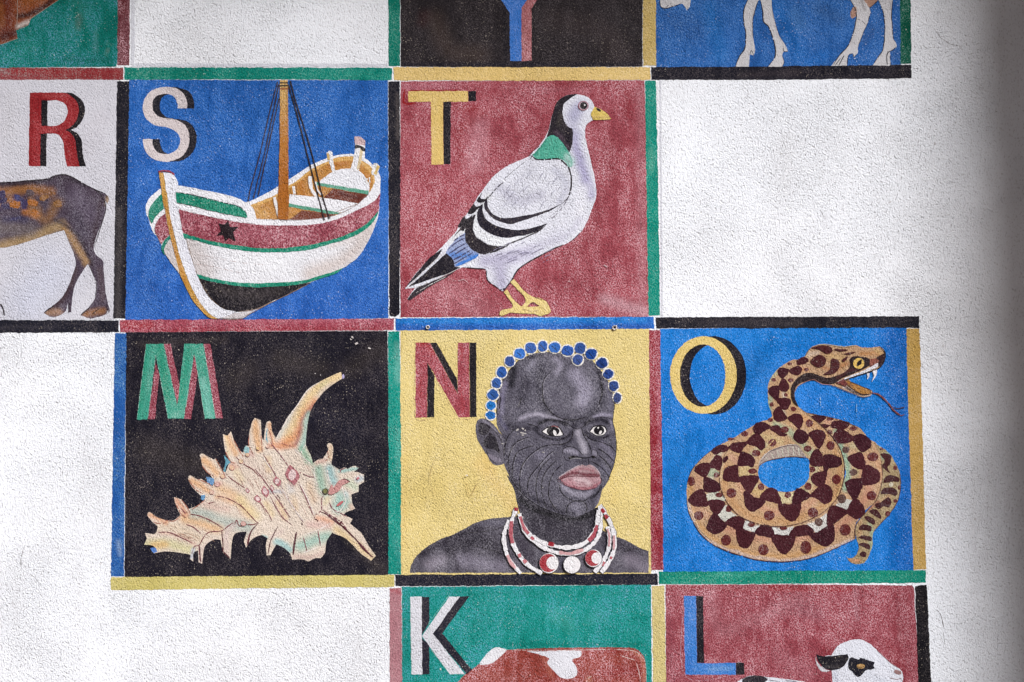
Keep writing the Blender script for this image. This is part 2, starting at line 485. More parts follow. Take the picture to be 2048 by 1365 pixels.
lines('post_side', [('2385,-290 2350,-205', 5)], (206, 178, 112), b, taper=False)
lines('bracket', [('2275,-165 2262,-130 2295,-110', 3), ('2295,-175 2300,-120', 3)], (226, 226, 226), b, 'white')
fill('sternpost', '2145,-582c 2205,-582c 2255,-540c 2250,-450 2240,-360 2210,-335 2185,-230c 2100,-230c 2130,-340 2150,-450', (230, 231, 238), b, 'white')
fill('sternpost_top', '2145,-582c 2205,-582c 2255,-540c 2253,-495c 2150,-502c', (206, 178, 182), b)
lines('sternpost_side', [('2218,-480 2205,-370 2178,-250', 5)], (214, 196, 160), b)
lines('sternpost_band', [('2150,-478 2200,-478 2250,-440', 6.5)], (32, 30, 34), b, taper=False)
# near side of the hull
fill('red_strake', '385,142c 500,175 650,210 800,240 950,268 1100,290 1250,303 1500,308 1700,300 1900,265 2050,215 2180,150 2280,100 2360,50 2403,-20c '
     '2400,60 2385,165c 2320,240 2230,315 2100,385 1900,455 1700,500 1500,527 1400,535 1200,533 1000,510 800,480 600,435 430,385c', (158, 72, 88), b, 'red',
     ops=[('s', '400,170 700,240 1200,320 1700,310', (140, 50, 62), .6, 26), ('s', '450,360 900,470 1400,510 2000,400', (146, 58, 72), .5, 24),
          ('s', '900,380 1700,400', (176, 100, 116), .5, 60), ('s', '2000,330 2350,130', (172, 96, 104), .5, 60)])
fill('green_stripe', '415,378c 600,435 800,480 1000,510 1200,533 1400,535 1500,527 1700,500 1900,455 2100,385 2230,315 2320,240 2385,160c 2383,190c 2350,250 '
     '2300,310 2230,365 2100,430 1900,495 1700,548 1500,572 1300,575 1150,572 1000,555 800,520 600,470 430,430c', (22, 138, 112), b, 'bar')
fill('lower_hull', '465,437c 600,472 800,522 1000,557 1150,574 1300,577 1500,574 1700,550 1900,497 2100,432 2230,367 2300,312 2350,252 2383,200c 2380,240 '
     '2340,340 2280,470 2200,600 2100,690 2040,730c 1950,765 1800,810 1660,850 1500,870 1300,880 1150,885 1000,878 850,860 700,830 565,790c 530,680 480,540',
     (226, 228, 236), b, 'white', ops=[('s', '500,500 620,760', (196, 188, 188), .8, 260), ('s', '2300,330 2150,560 1950,700 1700,790', (204, 194, 192), .85, 150),
      ('s', '1900,520 2250,400', (214, 206, 206), .6, 60), ('s', '1000,620 1400,700', (236, 239, 246), .7, 200)])
lines('plank_line', ['520,590 700,620 900,660 1100,690', '540,690 700,715 1050,790', '1000,680 1250,700'], (176, 160, 160), b, w=.9, broken=.5)
fill('green_stripe', '565,790c 700,830 850,860 1000,878 1150,885 1300,880 1500,870 1660,850 1800,810 1950,765 2040,728c 1960,787 1840,827 1715,867 1600,893 '
     '1500,905 1300,922 1150,925 1000,915 850,895 700,865 585,835c', (22, 138, 112), b, 'bar')
fill('black_bottom', '590,838c 700,865 850,893 1000,915 1150,927 1300,925 1500,907 1600,895 1718,876c 1580,942 1500,985 1330,1060 1180,1130 1080,1155 960,1165 '
     '850,1145 760,1090 680,1010 620,900', (30, 29, 36), b, 'black', ops=[('s', '800,940 1100,1000 1400,960', (56, 52, 54), .8, 90)])
lines('keel_line', ['770,1243 1010,1240 1090,1195 1300,1085 1500,988 1700,885', '990,1168 1150,1145 1330,1065'], (150, 125, 112), b, w=1.0)
fill('keel_shade', '700,1100c 850,1165 980,1180 1140,1152c 1070,1200 1000,1235c 800,1235c', (206, 202, 206), b, 'white')
fill('green_bow_stripe', '355,-25c 500,0 700,45 850,85 960,110 1030,150 1065,190 1075,218c 1060,228c 900,200 700,155 500,105 370,80c', (16, 134, 108), b, 'bar')
lines('bow_line', [('355,-28 500,-3 700,42 850,82 960,107 1035,148 1072,195', 1.6)], (40, 50, 60), b, broken=.3)
lines('gunwale_line', ['385,142 650,208 950,266 1250,303', '1165,240 1400,250 1700,244 1950,203 2150,110 2300,-30 2345,-130'], (150, 120, 120), b, w=.8, broken=.4)
fill('green_bow_stripe', '222,-12c 150,60 100,130 88,200 95,240 122,282c 160,215 238,140c', (20, 128, 106), b, 'bar')
fill('red_strake', '252,190c 190,240 155,310 155,370 185,430 215,500c 240,460 298,403c', (148, 66, 80), b, 'red')
fill('green_stripe', '296,410c 245,460 218,520 222,560 250,605c 246,545 275,480 308,440c', (20, 124, 104), b, 'bar')
fill('lower_hull', '308,450c 262,500 246,560 262,605 320,690 395,790c 375,680 345,590', (202, 196, 198), b, 'white')
fill('stem_face', '238,-222c 300,-215 345,-190 380,-120 380,-98c 350,-25c 365,60 385,150 430,380 480,540 530,680 570,800 610,890 680,1010 760,1090 850,1145 '
     '960,1165c 900,1200 780,1240c 710,1200 640,1130 560,1010 500,890 450,760 390,580 340,380 300,200 275,20 260,-60', (228, 231, 242), b, 'white',
     ops=[('s', '420,420 520,700 650,1000', (214, 216, 230), .7, 50)])
fill('stem', '190,-220c 235,-222c 260,-60 275,20 300,200 340,380 390,580 450,760 500,890 560,1010 640,1130 710,1200 780,1243c 740,1243c 680,1220 600,1140 '
     '520,1040 450,900 400,790 350,590 300,400 250,150 225,20', (196, 150, 70), b,
     ops=[('s', '250,20 320,400 400,700 470,900', (184, 122, 44), .85, 22), ('s', '200,-200 240,0', (206, 160, 84), .8, 20)])
lines('stem_line', ['275,20 300,200 340,380 390,580 450,760 500,890 560,1010 640,1130 710,1200 780,1240', '315,-100 330,0', '470,440 540,700 610,880 690,1010 760,1085 850,1140'],
      (120, 90, 60), b, w=.8, broken=.3)
lines('stem_cap', [('188,-228 235,-240 300,-232 345,-200', 3.2)], (140, 50, 66), b, taper=False)
fill('mast', '1400,-1145c 1480,-1145c 1485,-600 1488,65 1483,250c 1382,240c 1383,65 1398,-600', (196, 142, 68), b,
     ops=[('g', '1440,-1000 1440,-200', (172, 104, 38), 1, 1), ('g', '1440,-700 1440,-1100', (214, 178, 108), .9, 1), ('s', '1475,-1100 1478,200', (150, 88, 34), .5, 20)])
lines('mast_band', [('1400,-1118 1482,-1116', 2.2), ('1398,-1088 1484,-1086', 2.6), ('1400,-1058 1482,-1056', 4, (150, 96, 56))], (28, 26, 30), b, taper=False)
RP = (58, 44, 44)
for s, w in (('1380,-1128 1330,-950 1260,-660 1200,-400 1105,-50 1085,60', 2.0), ('1390,-1100 1350,-900 1300,-660 1240,-380 1175,-120 1138,35', 2.2),
             ('1396,-970 1330,-680 1270,-400 1212,-130 1185,5', 2.0)):
    lines('rope', [(s, w)], RP, b, taper=False)
for s, w in (('1485,-1100 1545,-900 1620,-620 1700,-300 1790,40 1845,255', 2.3), ('1505,-1135 1560,-930 1660,-620 1750,-300 1820,-10 1897,240', 2.4)):
    lines('rope', [(s, w)], (44, 36, 40), b, taper=False)
fill('star', '790,285c 842,300c 880,262c 902,320c 990,322c 935,370c 960,462c 895,430c 855,465c 835,405c 768,405c 812,362c', (36, 26, 32), b, 'black')
# ------------------------------------------------------------------ T: the pigeon
pn = panel('dull red painted square with a yellow letter T and a standing white pigeon', 1048, 634)
V(0, 0, 1)
fill('red_ground', '803,165 1287,163 1292,390 1295,632 1050,632 803,633 802,400', (168, 74, 86), pn, 'red', straight=True, grid=6,
     ops=[('s', '815,178 812,205', (150, 30, 38), .7, 8), ('s', '915,215 960,225 920,260', (152, 34, 42), .7, 16), ('s', '912,260 920,330', (148, 46, 56), .6, 16),
          ('s', '1110,172 1240,172 1255,230', (150, 48, 58), .6, 14), ('s', '830,330 880,400 850,450', (150, 42, 52), .5, 24), ('s', '1130,560 1190,590', (144, 48, 62), .55, 30),
          ('s', '1200,380 1190,450 1130,520', (148, 54, 64), .5, 26), ('s', '1215,290 1225,360', (150, 60, 70), .45, 30), ('s', '860,560 960,620', (190, 124, 134), .5, 50),
          ('s', '960,250 950,330', (198, 138, 150), .55, 34), ('s', '1280,180 1284,620', (182, 116, 126), .6, 16), ('s', '810,175 900,172', (190, 110, 128), .6, 12),
          ('s', '840,480 810,560', (158, 52, 62), .5, 30), ('s', '1210,600 1290,625', (206, 168, 178), .6, 22), ('s', '1060,180 1180,182', (184, 110, 122), .5, 12)])
V(780, 140, 5)
lines('letter_edge', [('150,190 140,330 260,335', 4), ('200,208 700,205', 2.2)], (146, 28, 34), pn)
fill('letter_shadow', ['785,215 862,215 858,312 787,312', '533,320 608,322 605,943 537,943'], (28, 27, 36), pn, 'black', straight=True)
fill('letter', '180,215 782,213 782,318 531,320 535,945 415,950 410,320 185,322', (222, 192, 116), pn, 'pic', straight=True)
lines('letter_outline', ['410,325 414,950', '183,322 408,322', '527,150 527,210', '608,150 608,205', '785,160 785,210'], (120, 70, 60), pn, w=.7, broken=.4)
V(780, 390, 5)
b = fill('pigeon', '1870,-1005 1970,-980 2020,-935 2042,-870 2012,-800 2025,-745c 1960,-690 1950,-600 1970,-500 2010,-330 2040,-200 2057,-100 2060,20 2030,120 1960,290 '
     '1900,380 1800,470 1730,500 1600,555 1480,620 1390,670 1300,730 1260,780 1220,850 1170,920 1130,968c 1050,910 975,850 965,760c 950,742c 850,735 '
     '720,725c 540,815 400,900 190,1055c 175,1040c 250,930c 145,938c 300,740 480,560 640,390 720,260 800,140 900,-10 980,-120 1050,-200 1180,-290 1300,-345 1390,-382c '
     '1420,-420 1490,-490 1570,-610 1640,-860 1690,-950 1770,-998', (224, 227, 240), pn, 'white', grid=3,
     ops=[('s', '1830,-600 1900,-350 1960,-150 2000,0', (158, 152, 198), .75, 95), ('s', '1860,-850 1820,-700 1860,-600', (176, 176, 204), .7, 130),
          ('s', '950,660 1150,640 1400,580', (178, 174, 204), .8, 130), ('s', '1100,760 1120,900', (172, 168, 198), .8, 140), ('s', '1300,620 1700,400', (204, 204, 224), .5, 120),
          ('s', '1400,-250 1200,50', (196, 198, 214), .45, 150), ('s', '1350,0 1700,80', (206, 208, 222), .5, 90), ('s', '1940,-50 1900,250', (232, 234, 246), .8, 110),
          ('s', '1900,-900 1850,-780', (166, 166, 200), .6, 90), ('s', '1100,-60 1300,60 1500,0', (186, 186, 206), .6, 90), ('s', '1650,-250 1760,-100 1700,60', (190, 192, 212), .6, 70), ('s', '1500,500 1750,420 1900,250', (196, 196, 216), .6, 60), ('s', '980,20 800,300 600,470', (214, 218, 224), .8, 60), ('s', '1720,-440 1810,-330', (130, 196, 182), .8, 70), ('s', '1900,-970 2000,-900', (214, 218, 232), .6, 50)])
b['label'] = 'painted white pigeon with a dark nape, green neck and barred wing'
fill('nape', '1875,-1010c 1810,-970 1750,-920 1728,-860 1730,-780 1770,-690 1825,-660c 1832,-600 1825,-520 1795,-425c 1750,-480 1700,-550 1650,-590 1610,-592 1565,-572c '
     '1600,-700 1640,-860 1690,-950 1770,-997', (44, 40, 48), b, 'black',
     ops=[('s', '1700,-800 1690,-700', (70, 66, 66), .8, 50), ('s', '1650,-620 1720,-560 1780,-470', (82, 68, 84), .8, 40), ('s', '1790,-640 1780,-540', (22, 18, 32), .9, 40)])
fill('neck', '1562,-568c 1610,-594 1650,-590 1700,-550 1750,-485 1792,-420c 1810,-350 1825,-290 1790,-272c 1740,-340 1690,-362 1560,-350 1470,-355 1425,-400c 1500,-480', (84, 178, 156), b,
     ops=[('s', '1450,-420 1540,-540', (40, 134, 112), .7, 40), ('s', '1550,-470 1700,-470', (66, 164, 142), .5, 40), ('s', '1800,-300 1770,-380', (176, 212, 208), .9, 60)])
lines('wing_outline', [('1380,-390 1420,-385 1460,-355 1550,-350 1680,-360 1740,-320 1790,-260 1812,-170 1810,-70 1780,30 1740,65', 3.0),
      ('1425,-400 1400,-350', 1.6), ('1350,-330 1250,-250 1130,-150', .9), ('1390,-385 1450,-450 1500,-490', 1.2), ('1140,-130 1060,-60 990,20', 2.2)], (44, 38, 46), b, w=2, broken=.12)
lines('sketch_line', [('1560,290 1660,200 1740,100 1790,20', 1.4), ('1555,250 1650,180 1720,90', .8)], (96, 92, 108), b, broken=.5)
fill('wing_bar', '1790,10c 1720,85 1600,140 1450,190 1300,215 1200,230 1100,225 1020,180 978,110 975,10c 950,60 940,100 955,150 1020,225 1100,268 1200,292 1300,268 1450,220 1600,160 1740,75',
     (52, 48, 60), b, 'black')
fill('wing_bar', '905,100c 872,180 878,260 910,325 980,375 1060,412 1150,430 1300,412 1450,380 1575,285c 1500,310 1350,347 1230,352 1120,327 1020,290 950,230 927,150 928,95c', (34, 32, 46), b, 'black')
fill('wing_bar', '840,200c 765,320 743,400 760,470 820,550 880,582 940,592 1030,567 1120,532 1190,495c 1130,512 1050,512 970,490 900,450 850,400 830,320 855,200c', (42, 38, 46), b, 'black')
fill('white_feather', '858,205c 835,320 855,400 905,448 975,488 1050,508 1130,508 1220,470 1400,395 1460,372c 1300,418 1150,436 1055,418 970,380 900,330 868,260 868,190c', (232, 236, 244), b, 'white')
lines('wing_outline', [('1170,500 1280,455 1400,405 1500,355 1570,290', 2.2), ('930,595 1060,560 1180,505', 3)], (40, 36, 44), b, taper=True, broken=.1)
for s in ('925,-25c 885,30 868,55 885,78 940,72 1000,15c 945,42 905,32', '838,85c 860,120 920,100 880,140 820,192 778,182 800,140',
          '745,208c 760,242 830,200c 790,262 690,330 678,318 710,260', '835,210c 800,300 745,345 740,360c 700,360 640,420 620,450c 650,400 740,290'):
    fill('feather_spot', s, (40, 38, 44), b, 'black')
fill('tail_root', '750,380c 760,470 820,550 895,592c 790,670 655,722c 630,700 620,640 560,580c 600,510 680,430', (150, 164, 204), b, ops=[('s', '600,600 880,620', (86, 134, 210), .9, 70)])
for s in ('745,400 690,425 640,460', '752,430 660,480 585,545', '765,480 680,530 590,590', '780,515 700,565 610,620', '800,555 720,605 630,655', '830,575 740,630 640,690'):
    lines('tail_stripe', [(s, 2.4)], (70, 70, 104), b, broken=.12)
lines('tail_stripe', [('885,602 780,655 660,708', 5.5)], (64, 126, 212), b)
fill('tail_feather', '145,935c 300,745 400,630 525,538c 480,620 400,700 300,795 200,885', (34, 32, 42), b, 'black')
fill('tail_feather', '185,918c 300,825 420,715 560,585c 625,642 650,718c 705,725c 600,778 480,818 350,862', (34, 32, 42), b, 'black')
fill('tail_feather', '178,1040c 260,940 380,885 500,835 660,765c 540,838 400,915 200,1055c', (52, 48, 56), b, 'black')
lines('tail_line', ['170,935 300,800 470,640 560,560', '250,930 400,870 560,800 720,725', '260,980 420,890 560,820'], (214, 210, 212), b, w=1.1, broken=.3)
lines('belly_outline', [('1900,380 1850,430 1800,470', 1.2), ('1730,500 1600,555 1480,620 1390,670 1300,730 1255,785 1220,850 1165,925 1125,970', 2.4),
      ('1100,950 1160,935', 2), ('1115,965 1050,910 975,850 965,760 950,742 850,735 730,728', 1.5)], (42, 36, 44), b, broken=.08)
fill('legs', ['1205,875c 1240,845c 1330,950 1400,1005 1440,1020 1550,1055 1590,1120 1602,1180 1500,1212c 1440,1192 1330,1187 1200,1182 1130,1207 1095,1200c 1100,1165 1140,1145 1200,1140 1225,1125 '
     '1220,1090 1180,1030 1138,972c 1172,945c 1225,1040 1310,1115c 1340,1090 1355,1050 1330,1000 1270,945', '1370,1120c 1400,1085 1440,1078 1500,1112c 1430,1118'], (226, 204, 132), b)
lines('leg_outline', [('1250,850 1340,950 1400,1003', .8), ('1430,1018 1500,1045 1560,1060 1590,1110', 1.3), ('1095,1200 1100,1165 1140,1145 1200,1140', .9), ('1370,1122 1420,1085 1490,1105', 1),
      ('1310,1140 1420,1165 1500,1150', .7), ('1180,950 1235,1045 1315,1115', .7)], (120, 60, 66), b, broken=.2)
fill('beak', '2045,-880c 2110,-855 2180,-800 2216,-758c 2130,-750 2032,-750c 2008,-805 2030,-850', (222, 196, 104), b, ops=[('s', '2030,-780 2200,-770', (206, 174, 120), .6, 24)])
dots('nostril', [(2085, -848, 27, 13, 35)], (46, 34, 34), b)
dots('eye_ring', [(1933, -890, 54, 48, 0)], (158, 96, 112), b)
dots('eye_ring', [(1933, -890, 46, 41, 0)], (186, 170, 184), b)
dots('eye', [(1936, -890, 37, 37, 0)], (24, 20, 26), b, 'ink', n=20)
dots('eye_glint', [(1947, -895, 8, 8, 0)], (235, 235, 240), b)
lines('ground_scratch', [('580,825 660,860 740,850 790,890', .8), ('2140,700 2180,730', 1.5)], (214, 190, 196), pn, broken=.3)
V(780, 390, 5)
rr = random.Random(8)
lines('feather_stroke', ['%d,%d %d,%d %d,%d' % (x, y, x - 26, y + 30, x - 44, y + 64) for x, y in [(rr.randint(1150, 1720), rr.randint(-280, 120)) for _ in range(34)]], (170, 170, 190), b, w=1.0, broken=.3)
lines('feather_stroke', ['%d,%d %d,%d %d,%d' % (x, y, x - 50, y + 16, x - 96, y + 40) for x, y in [(rr.randint(1100, 1650), rr.randint(470, 640)) for _ in range(24)]], (160, 156, 186), b, w=1.0, broken=.3)
# ------------------------------------------------------------------ M: the murex shell
pn = panel('black painted square with a green and red letter M and a spiny cream seashell', 512, 1152)
V(0, 0, 1)
fill('black_ground', '254,667 773,664 776,900 775,1149 510,1151 251,1153 253,900', (26, 25, 38), pn, 'black', straight=True, grid=6,
     ops=[('s', '280,690 450,680', (62, 56, 58), .6, 14), ('s', '560,720 640,740', (66, 60, 58), .5, 40), ('s', '470,760 500,740', (60, 54, 54), .5, 40),
          ('s', '700,740 760,700', (58, 52, 50), .5, 40), ('s', '300,900 400,930', (60, 54, 52), .5, 50), ('s', '700,1080 765,1140', (70, 64, 64), .5, 22),
          ('s', '640,830 700,860', (26, 28, 46), .6, 50), ('s', '700,790 620,800', (28, 26, 42), .4, 60), ('s', '560,980 420,1120', (28, 26, 36), .5, 60)])
V(240, 660, 5)
fill('letter_shadow', ['440,141 505,141 598,560 573,745', '357,330 392,450 350,897 280,897', '745,250 778,420 712,889 642,889', '838,141 905,141 1028,884 957,884'],
     (152, 62, 80), pn, 'red', straight=True)
fill('letter', '262,140 435,140 572,765 645,140 835,140 955,886 850,887 743,222 640,888 480,889 359,248 275,898 168,899', (62, 160, 138), pn, 'pic', straight=True, grid=4,
     ops=[('s', '260,200 190,850', (40, 150, 122), .6, 40), ('s', '400,150 480,700', (18, 142, 112), .7, 60), ('s', '690,200 600,700', (24, 146, 118), .8, 40),
          ('s', '830,500 900,870', (116, 188, 174), .9, 60), ('s', '540,860 640,820', (104, 180, 162), .7, 60), ('s', '310,250 280,600', (92, 172, 154), .6, 30)])
lines('letter_outline', ['357,250 278,895', '436,142 572,762', '743,225 641,886', '836,142 955,884', '262,141 168,897', '360,255 480,887', '745,230 850,886'], (170, 205, 196), pn, w=.8, broken=.35)
V(270, 890, 5.46)
b = fill('seashell', '100,1090c 130,1022c 108,965c 215,972 242,930 245,890 190,840 138,770 158,733 240,790 330,820 420,826 495,770c 440,640 428,573c 465,582c 490,595c 510,600c 545,660 590,700c 690,660 765,595c '
     '640,480 580,375 602,333 680,376 730,372c 800,420 850,450c 870,400 830,340c 735,225c 722,170 708,105c 745,98 775,118c 860,162c 880,148c 960,290 990,300c 1030,200 1055,190c 985,60 961,-120c 1010,-98c 1048,-147c '
     '1081,-55 1136,55 1180,87c 1212,11c 1245,11c 1245,-109 1278,-240 1310,-296c 1376,-268c 1381,-109 1400,-40c 1436,-240 1469,-262c 1488,-240 1496,-153 1540,-74c 1583,-142 1671,-306 1780,-448 1889,-601 '
     '2020,-690c 2173,-764 2252,-797c 2262,-721c 2162,-661 2064,-579 1966,-460c 1911,-349 1884,-218 1862,0c 1922,120 1946,202c 2010,155 2050,152c 2110,60 2095,10 2113,-18c 2151,-4 2165,60 2145,215c 2230,272c '
     '2290,248 2320,265c 2390,230 2450,245c 2400,292c 2440,300 2500,325c 2505,405c 2445,440c 2442,515c 2362,540c 2375,640 2405,700c 2310,735 2278,760c 2375,812c 2350,862c 2470,960c 2540,1080 2630,1215c '
     '2580,1265c 2460,1180 2310,1030 2150,960c 2090,1060 2075,1170 2030,1237c 1960,1240 1900,1275c 1820,1250 1720,1257c 1690,1180c 1620,1120 1540,1085c 1480,1207c 1438,1205c 1430,1100 1447,1020c '
     '1370,985 1270,1040 1215,1122c 1190,1060c 1222,948c 1100,965 1060,1060 1043,1248c 965,1180c 935,1040c 860,1035 760,1120 735,1297c 693,1285c 692,1150c 640,1180 637,1275c 600,1250c 605,1200c '
     '500,1180 320,1165 200,1187 240,1150c 190,1100', (222, 208, 194), pn, 'pic', grid=2.4, rough=.35,
     ops=[('s', '140,1085 350,1080 600,1150', (208, 204, 153), 0.77, 97), ('s', '210,1095 330,1090', (222, 178, 115), 0.68, 71), ('s', '290,965 500,1000 650,1085', (207, 168, 153), 0.68, 36),
          ('s', '270,900 450,905 700,1020', (217, 197, 171), 0.59, 91), ('s', '540,800 700,840 900,905', (223, 178, 128), 0.81, 110), ('s', '640,740 800,770 1000,850 1230,900', (167, 184, 179), 0.77, 117),
          ('s', '750,650 900,680 1000,700', (207, 176, 165), 0.59, 78), ('s', '900,570 1050,620', (220, 168, 124), 0.59, 65), ('s', '920,470 1080,560 1250,740', (223, 181, 135), 0.72, 104),
          ('s', '1150,600 1320,780', (228, 210, 163), 0.72, 104), ('s', '1230,180 1400,330', (218, 199, 189), 0.51, 117), ('s', '1080,260 1160,380', (226, 206, 165), 0.51, 78),
          ('s', '750,160 900,310', (225, 174, 122), 0.81, 78), ('s', '625,390 800,500', (223, 171, 122), 0.81, 62), ('s', '160,770 340,845', (220, 160, 119), 0.81, 52),
          ('s', '455,600 560,750', (215, 153, 119), 0.81, 54), ('s', '1010,-80 1100,90', (225, 173, 122), 0.77, 67), ('s', '990,-90 1030,100', (230, 206, 156), 0.59, 28),
          ('s', '1315,-240 1330,-80 1360,50', (225, 171, 114), 0.77, 67), ('s', '1470,-230 1500,-60 1520,0', (222, 166, 119), 0.77, 44),
          ('s', '2230,-760 2020,-650 1850,-440 1740,-230 1660,-60', (230, 201, 143), 0.81, 97), ('s', '1960,-470 1860,-330 1760,-100 1600,0', (220, 146, 94), 0.81, 97),
          ('s', '1480,10 1600,20 1740,10', (217, 148, 109), 0.72, 58), ('s', '1945,-440 1860,-330 1800,-150 1755,0', (156, 96, 91), 0.77, 33), ('s', '1700,-360 1640,-200 1570,-90', (203, 210, 201), 0.59, 39),
          ('s', '1895,-340 1850,-130 1825,40', (154, 197, 189), 0.81, 62), ('s', '1830,40 1890,170 1930,190', (130, 183, 156), 0.77, 65), ('s', '2100,-690 2030,-650', (195, 201, 156), 0.42, 52),
          ('s', '2010,270 2030,400 2070,520', (141, 187, 169), 0.81, 97), ('s', '2130,260 2170,400', (146, 196, 202), 0.81, 91), ('s', '2240,290 2420,260', (138, 196, 194), 0.77, 39), ('s', '2230,560 2220,680 2290,640', (149, 196, 189), 0.81, 117),
          ('s', '2330,420 2400,460', (179, 207, 181), 0.59, 78), ('s', '2430,380 2470,360', (162, 192, 210), 0.68, 58), ('s', '2300,520 2310,560', (187, 210, 214), 0.68, 52),
          ('s', '1550,1060 1640,1100 1690,1150', (131, 189, 194), 0.77, 71), ('s', '1800,1100 1960,1040 2100,1000', (146, 194, 183), 0.77, 117), ('s', '1400,990 1440,1010', (138, 192, 197), 0.68, 32),
          ('s', '2010,800 2150,840', (222, 160, 125), 0.77, 65), ('s', '1900,870 2100,880', (213, 179, 173), 0.68, 78), ('s', '2200,920 2400,1080 2580,1230', (222, 197, 148), 0.77, 78),
          ('s', '1750,1230 1900,1230 2050,1190', (202, 174, 166), 0.68, 45), ('s', '730,1280 720,1150 850,1060', (210, 189, 184), 0.59, 52), ('s', '1000,1180 1000,960 1080,880', (207, 187, 184), 0.68, 58),
          ('s', '620,1230 640,1150', (171, 184, 210), 0.68, 39), ('s', '1500,1000 1600,940', (205, 184, 181), 0.51, 52), ('s', '1690,460 1720,560', (208, 209, 212), 0.59, 78),
          ('s', '1440,520 1600,510', (179, 187, 202), 0.59, 39), ('s', '1700,340 1730,420', (195, 151, 148), 0.51, 78), ('s', '1450,150 1460,280', (218, 189, 148), 0.59, 65),
          ('s', '1720,560 1760,700', (215, 187, 151), 0.59, 65), ('s', '1900,430 1950,600', (215, 187, 156), 0.59, 65), ('s', '1560,640 1640,800', (222, 187, 140), 0.59, 65), ('s', '1430,650 1500,760', (228, 204, 156), 0.59, 65),
          ('s', '2140,20 2130,140', (222, 192, 156), 0.68, 45), ('s', '1990,190 2060,170', (207, 160, 150), 0.59, 52), ('s', '2350,660 2380,700', (195, 160, 140), 0.59, 39),
          ('s', '2100,600 2080,640', (215, 206, 156), 0.51, 52), ('s', '1060,210 1110,240', (208, 156, 145), 0.51, 52), ('s', '870,420 930,420', (207, 160, 156), 0.59, 52), ('s', '1240,60 1290,120', (200, 158, 156), 0.59, 45)])
b['label'] = 'painted cream and orange spiny seashell with one long curved horn'
for s, c in (('972,112c 1050,190c 1000,230 985,300c 962,285c 985,200', (96, 158, 180)), ('775,352c 860,370 860,430 840,445c 800,420', (104, 152, 200)), ('722,552c 765,545c 770,575 750,605c 725,590', (88, 148, 196)),
          ('165,1130c 220,1125 248,1165c 200,1187c', (84, 130, 206)), ('1185,60c 1210,12c 1250,40 1240,100c 1200,90', (150, 190, 196)), ('1425,-60c 1440,-170 1450,-180c 1440,-90 1452,-20c', (120, 176, 196)),
          ('2258,-720c 2262,-760 2275,-775c 2290,-750 2280,-725c', (176, 168, 210))):
    fill('blue_hollow', s, c, b)
rr = random.Random(4)
lines('fine_ridge', ['%d,%d %d,%d %d,%d' % (x, y, x + 40 * k, y + 60 * k, x + 70 * k, y + 130 * k) for x, y, k in [(rr.randint(1050, 1900), rr.randint(200, 640), rr.uniform(.6, 1.3)) for _ in range(46)]], (186, 150, 138), b, w=.7, broken=.3)
lines('fine_ridge', ['%d,%d %d,%d %d,%d' % (x, y, x + 80 * k, y + 24 * k, x + 150 * k, y + 70 * k) for x, y, k in [(rr.randint(260, 800), rr.randint(860, 1040), rr.uniform(.6, 1.2)) for _ in range(16)]], (186, 150, 130), b, w=.7, broken=.3)
W_ = (206, 180, 176)
lines('whorl_line', ['620,1190 650,1110 700,1095 750,1010 800,960 870,945 950,935 1040,870 1080,850', '1090,870 1110,820 1130,870 1150,890 1220,870 1300,870 1350,840', '700,1095 705,1180 712,1270',
     '945,940 960,1050 965,1160 1030,1230', '1350,850 1260,960 1225,1090', '560,870 640,900 720,970', '250,960 360,955 480,1000 640,1080', '600,755 720,780 850,840 960,910',
     '1340,860 1250,760 1150,660 1000,580 880,560', '990,310 1050,370 1150,440 1200,470', '500,690 560,760', '880,620 800,640', '1360,350 1290,270 1200,220 1100,130'], (122, 66, 72), b, w=1.9, broken=.08)
lines('whorl_line', ['1310,260 1440,430 1560,600 1700,800', '1400,100 1500,270 1590,440 1680,600 1840,850', '1480,-30 1600,130 1680,240', '1790,430 1860,560 1950,780', '1370,630 1450,740 1500,830',
     '1480,560 1550,700 1620,800 1720,880', '1800,300 1900,345 1960,355', '2060,550 2035,600 2040,700 2010,740 1965,770 1960,810', '2040,705 2140,770 2250,840 2330,950 2480,1100 2590,1230',
     '2140,560 2190,500 2260,440 2340,400', '2120,630 2160,700 2230,740 2330,790', '1840,1010 1880,1170', '2000,940 2025,1100', '2300,250 2240,280 2250,300'], (132, 80, 90), b, w=1.9, broken=.08)
lines('whorl_highlight', ['1800,420 1880,580 1965,770', '1590,440 1700,640 1850,850', '1740,40 1790,100 1920,210', '1960,240 1960,340 2000,460 2060,550', '2095,220 2110,350 2140,440', '1395,130 1490,270',
     '1540,-70 1660,-270 1780,-445 1890,-600 2020,-688', '1865,0 1830,50 1815,100', '2250,430 2290,560 2300,620 2240,720 2180,730', '1850,980 2000,930 2140,850', '1840,1180 1990,1120'], (236, 228, 224), b, w=1.6, broken=.1)
lines('dark_groove', [('2030,730 2100,760 2160,810 2240,870 2330,950 2420,1040 2510,1150 2600,1225', 3.2), ('2170,790 2230,860 2260,830', 3.5), ('1765,950 1745,1060 1728,1200', 3.6), ('1560,890 1520,970 1480,1060 1455,1195', 1.8),
     ('1340,860 1270,950 1232,1100', 2.0), ('950,940 965,1160', 2.0), ('970,1170 1035,1235', 2.6), ('705,1100 712,1200 722,1285', 1.8), ('2250,390 2290,375 2350,405', 2.4), ('1960,810 1990,820 2000,840', 2.6),
     ('1820,850 1825,880', 3.0), ('2400,292 2425,285', 2.6, (24, 22, 28)), ('2420,235 2448,248', 1.6), ('1550,540 1590,590', 1.4)], (84, 40, 48), b, w=2)
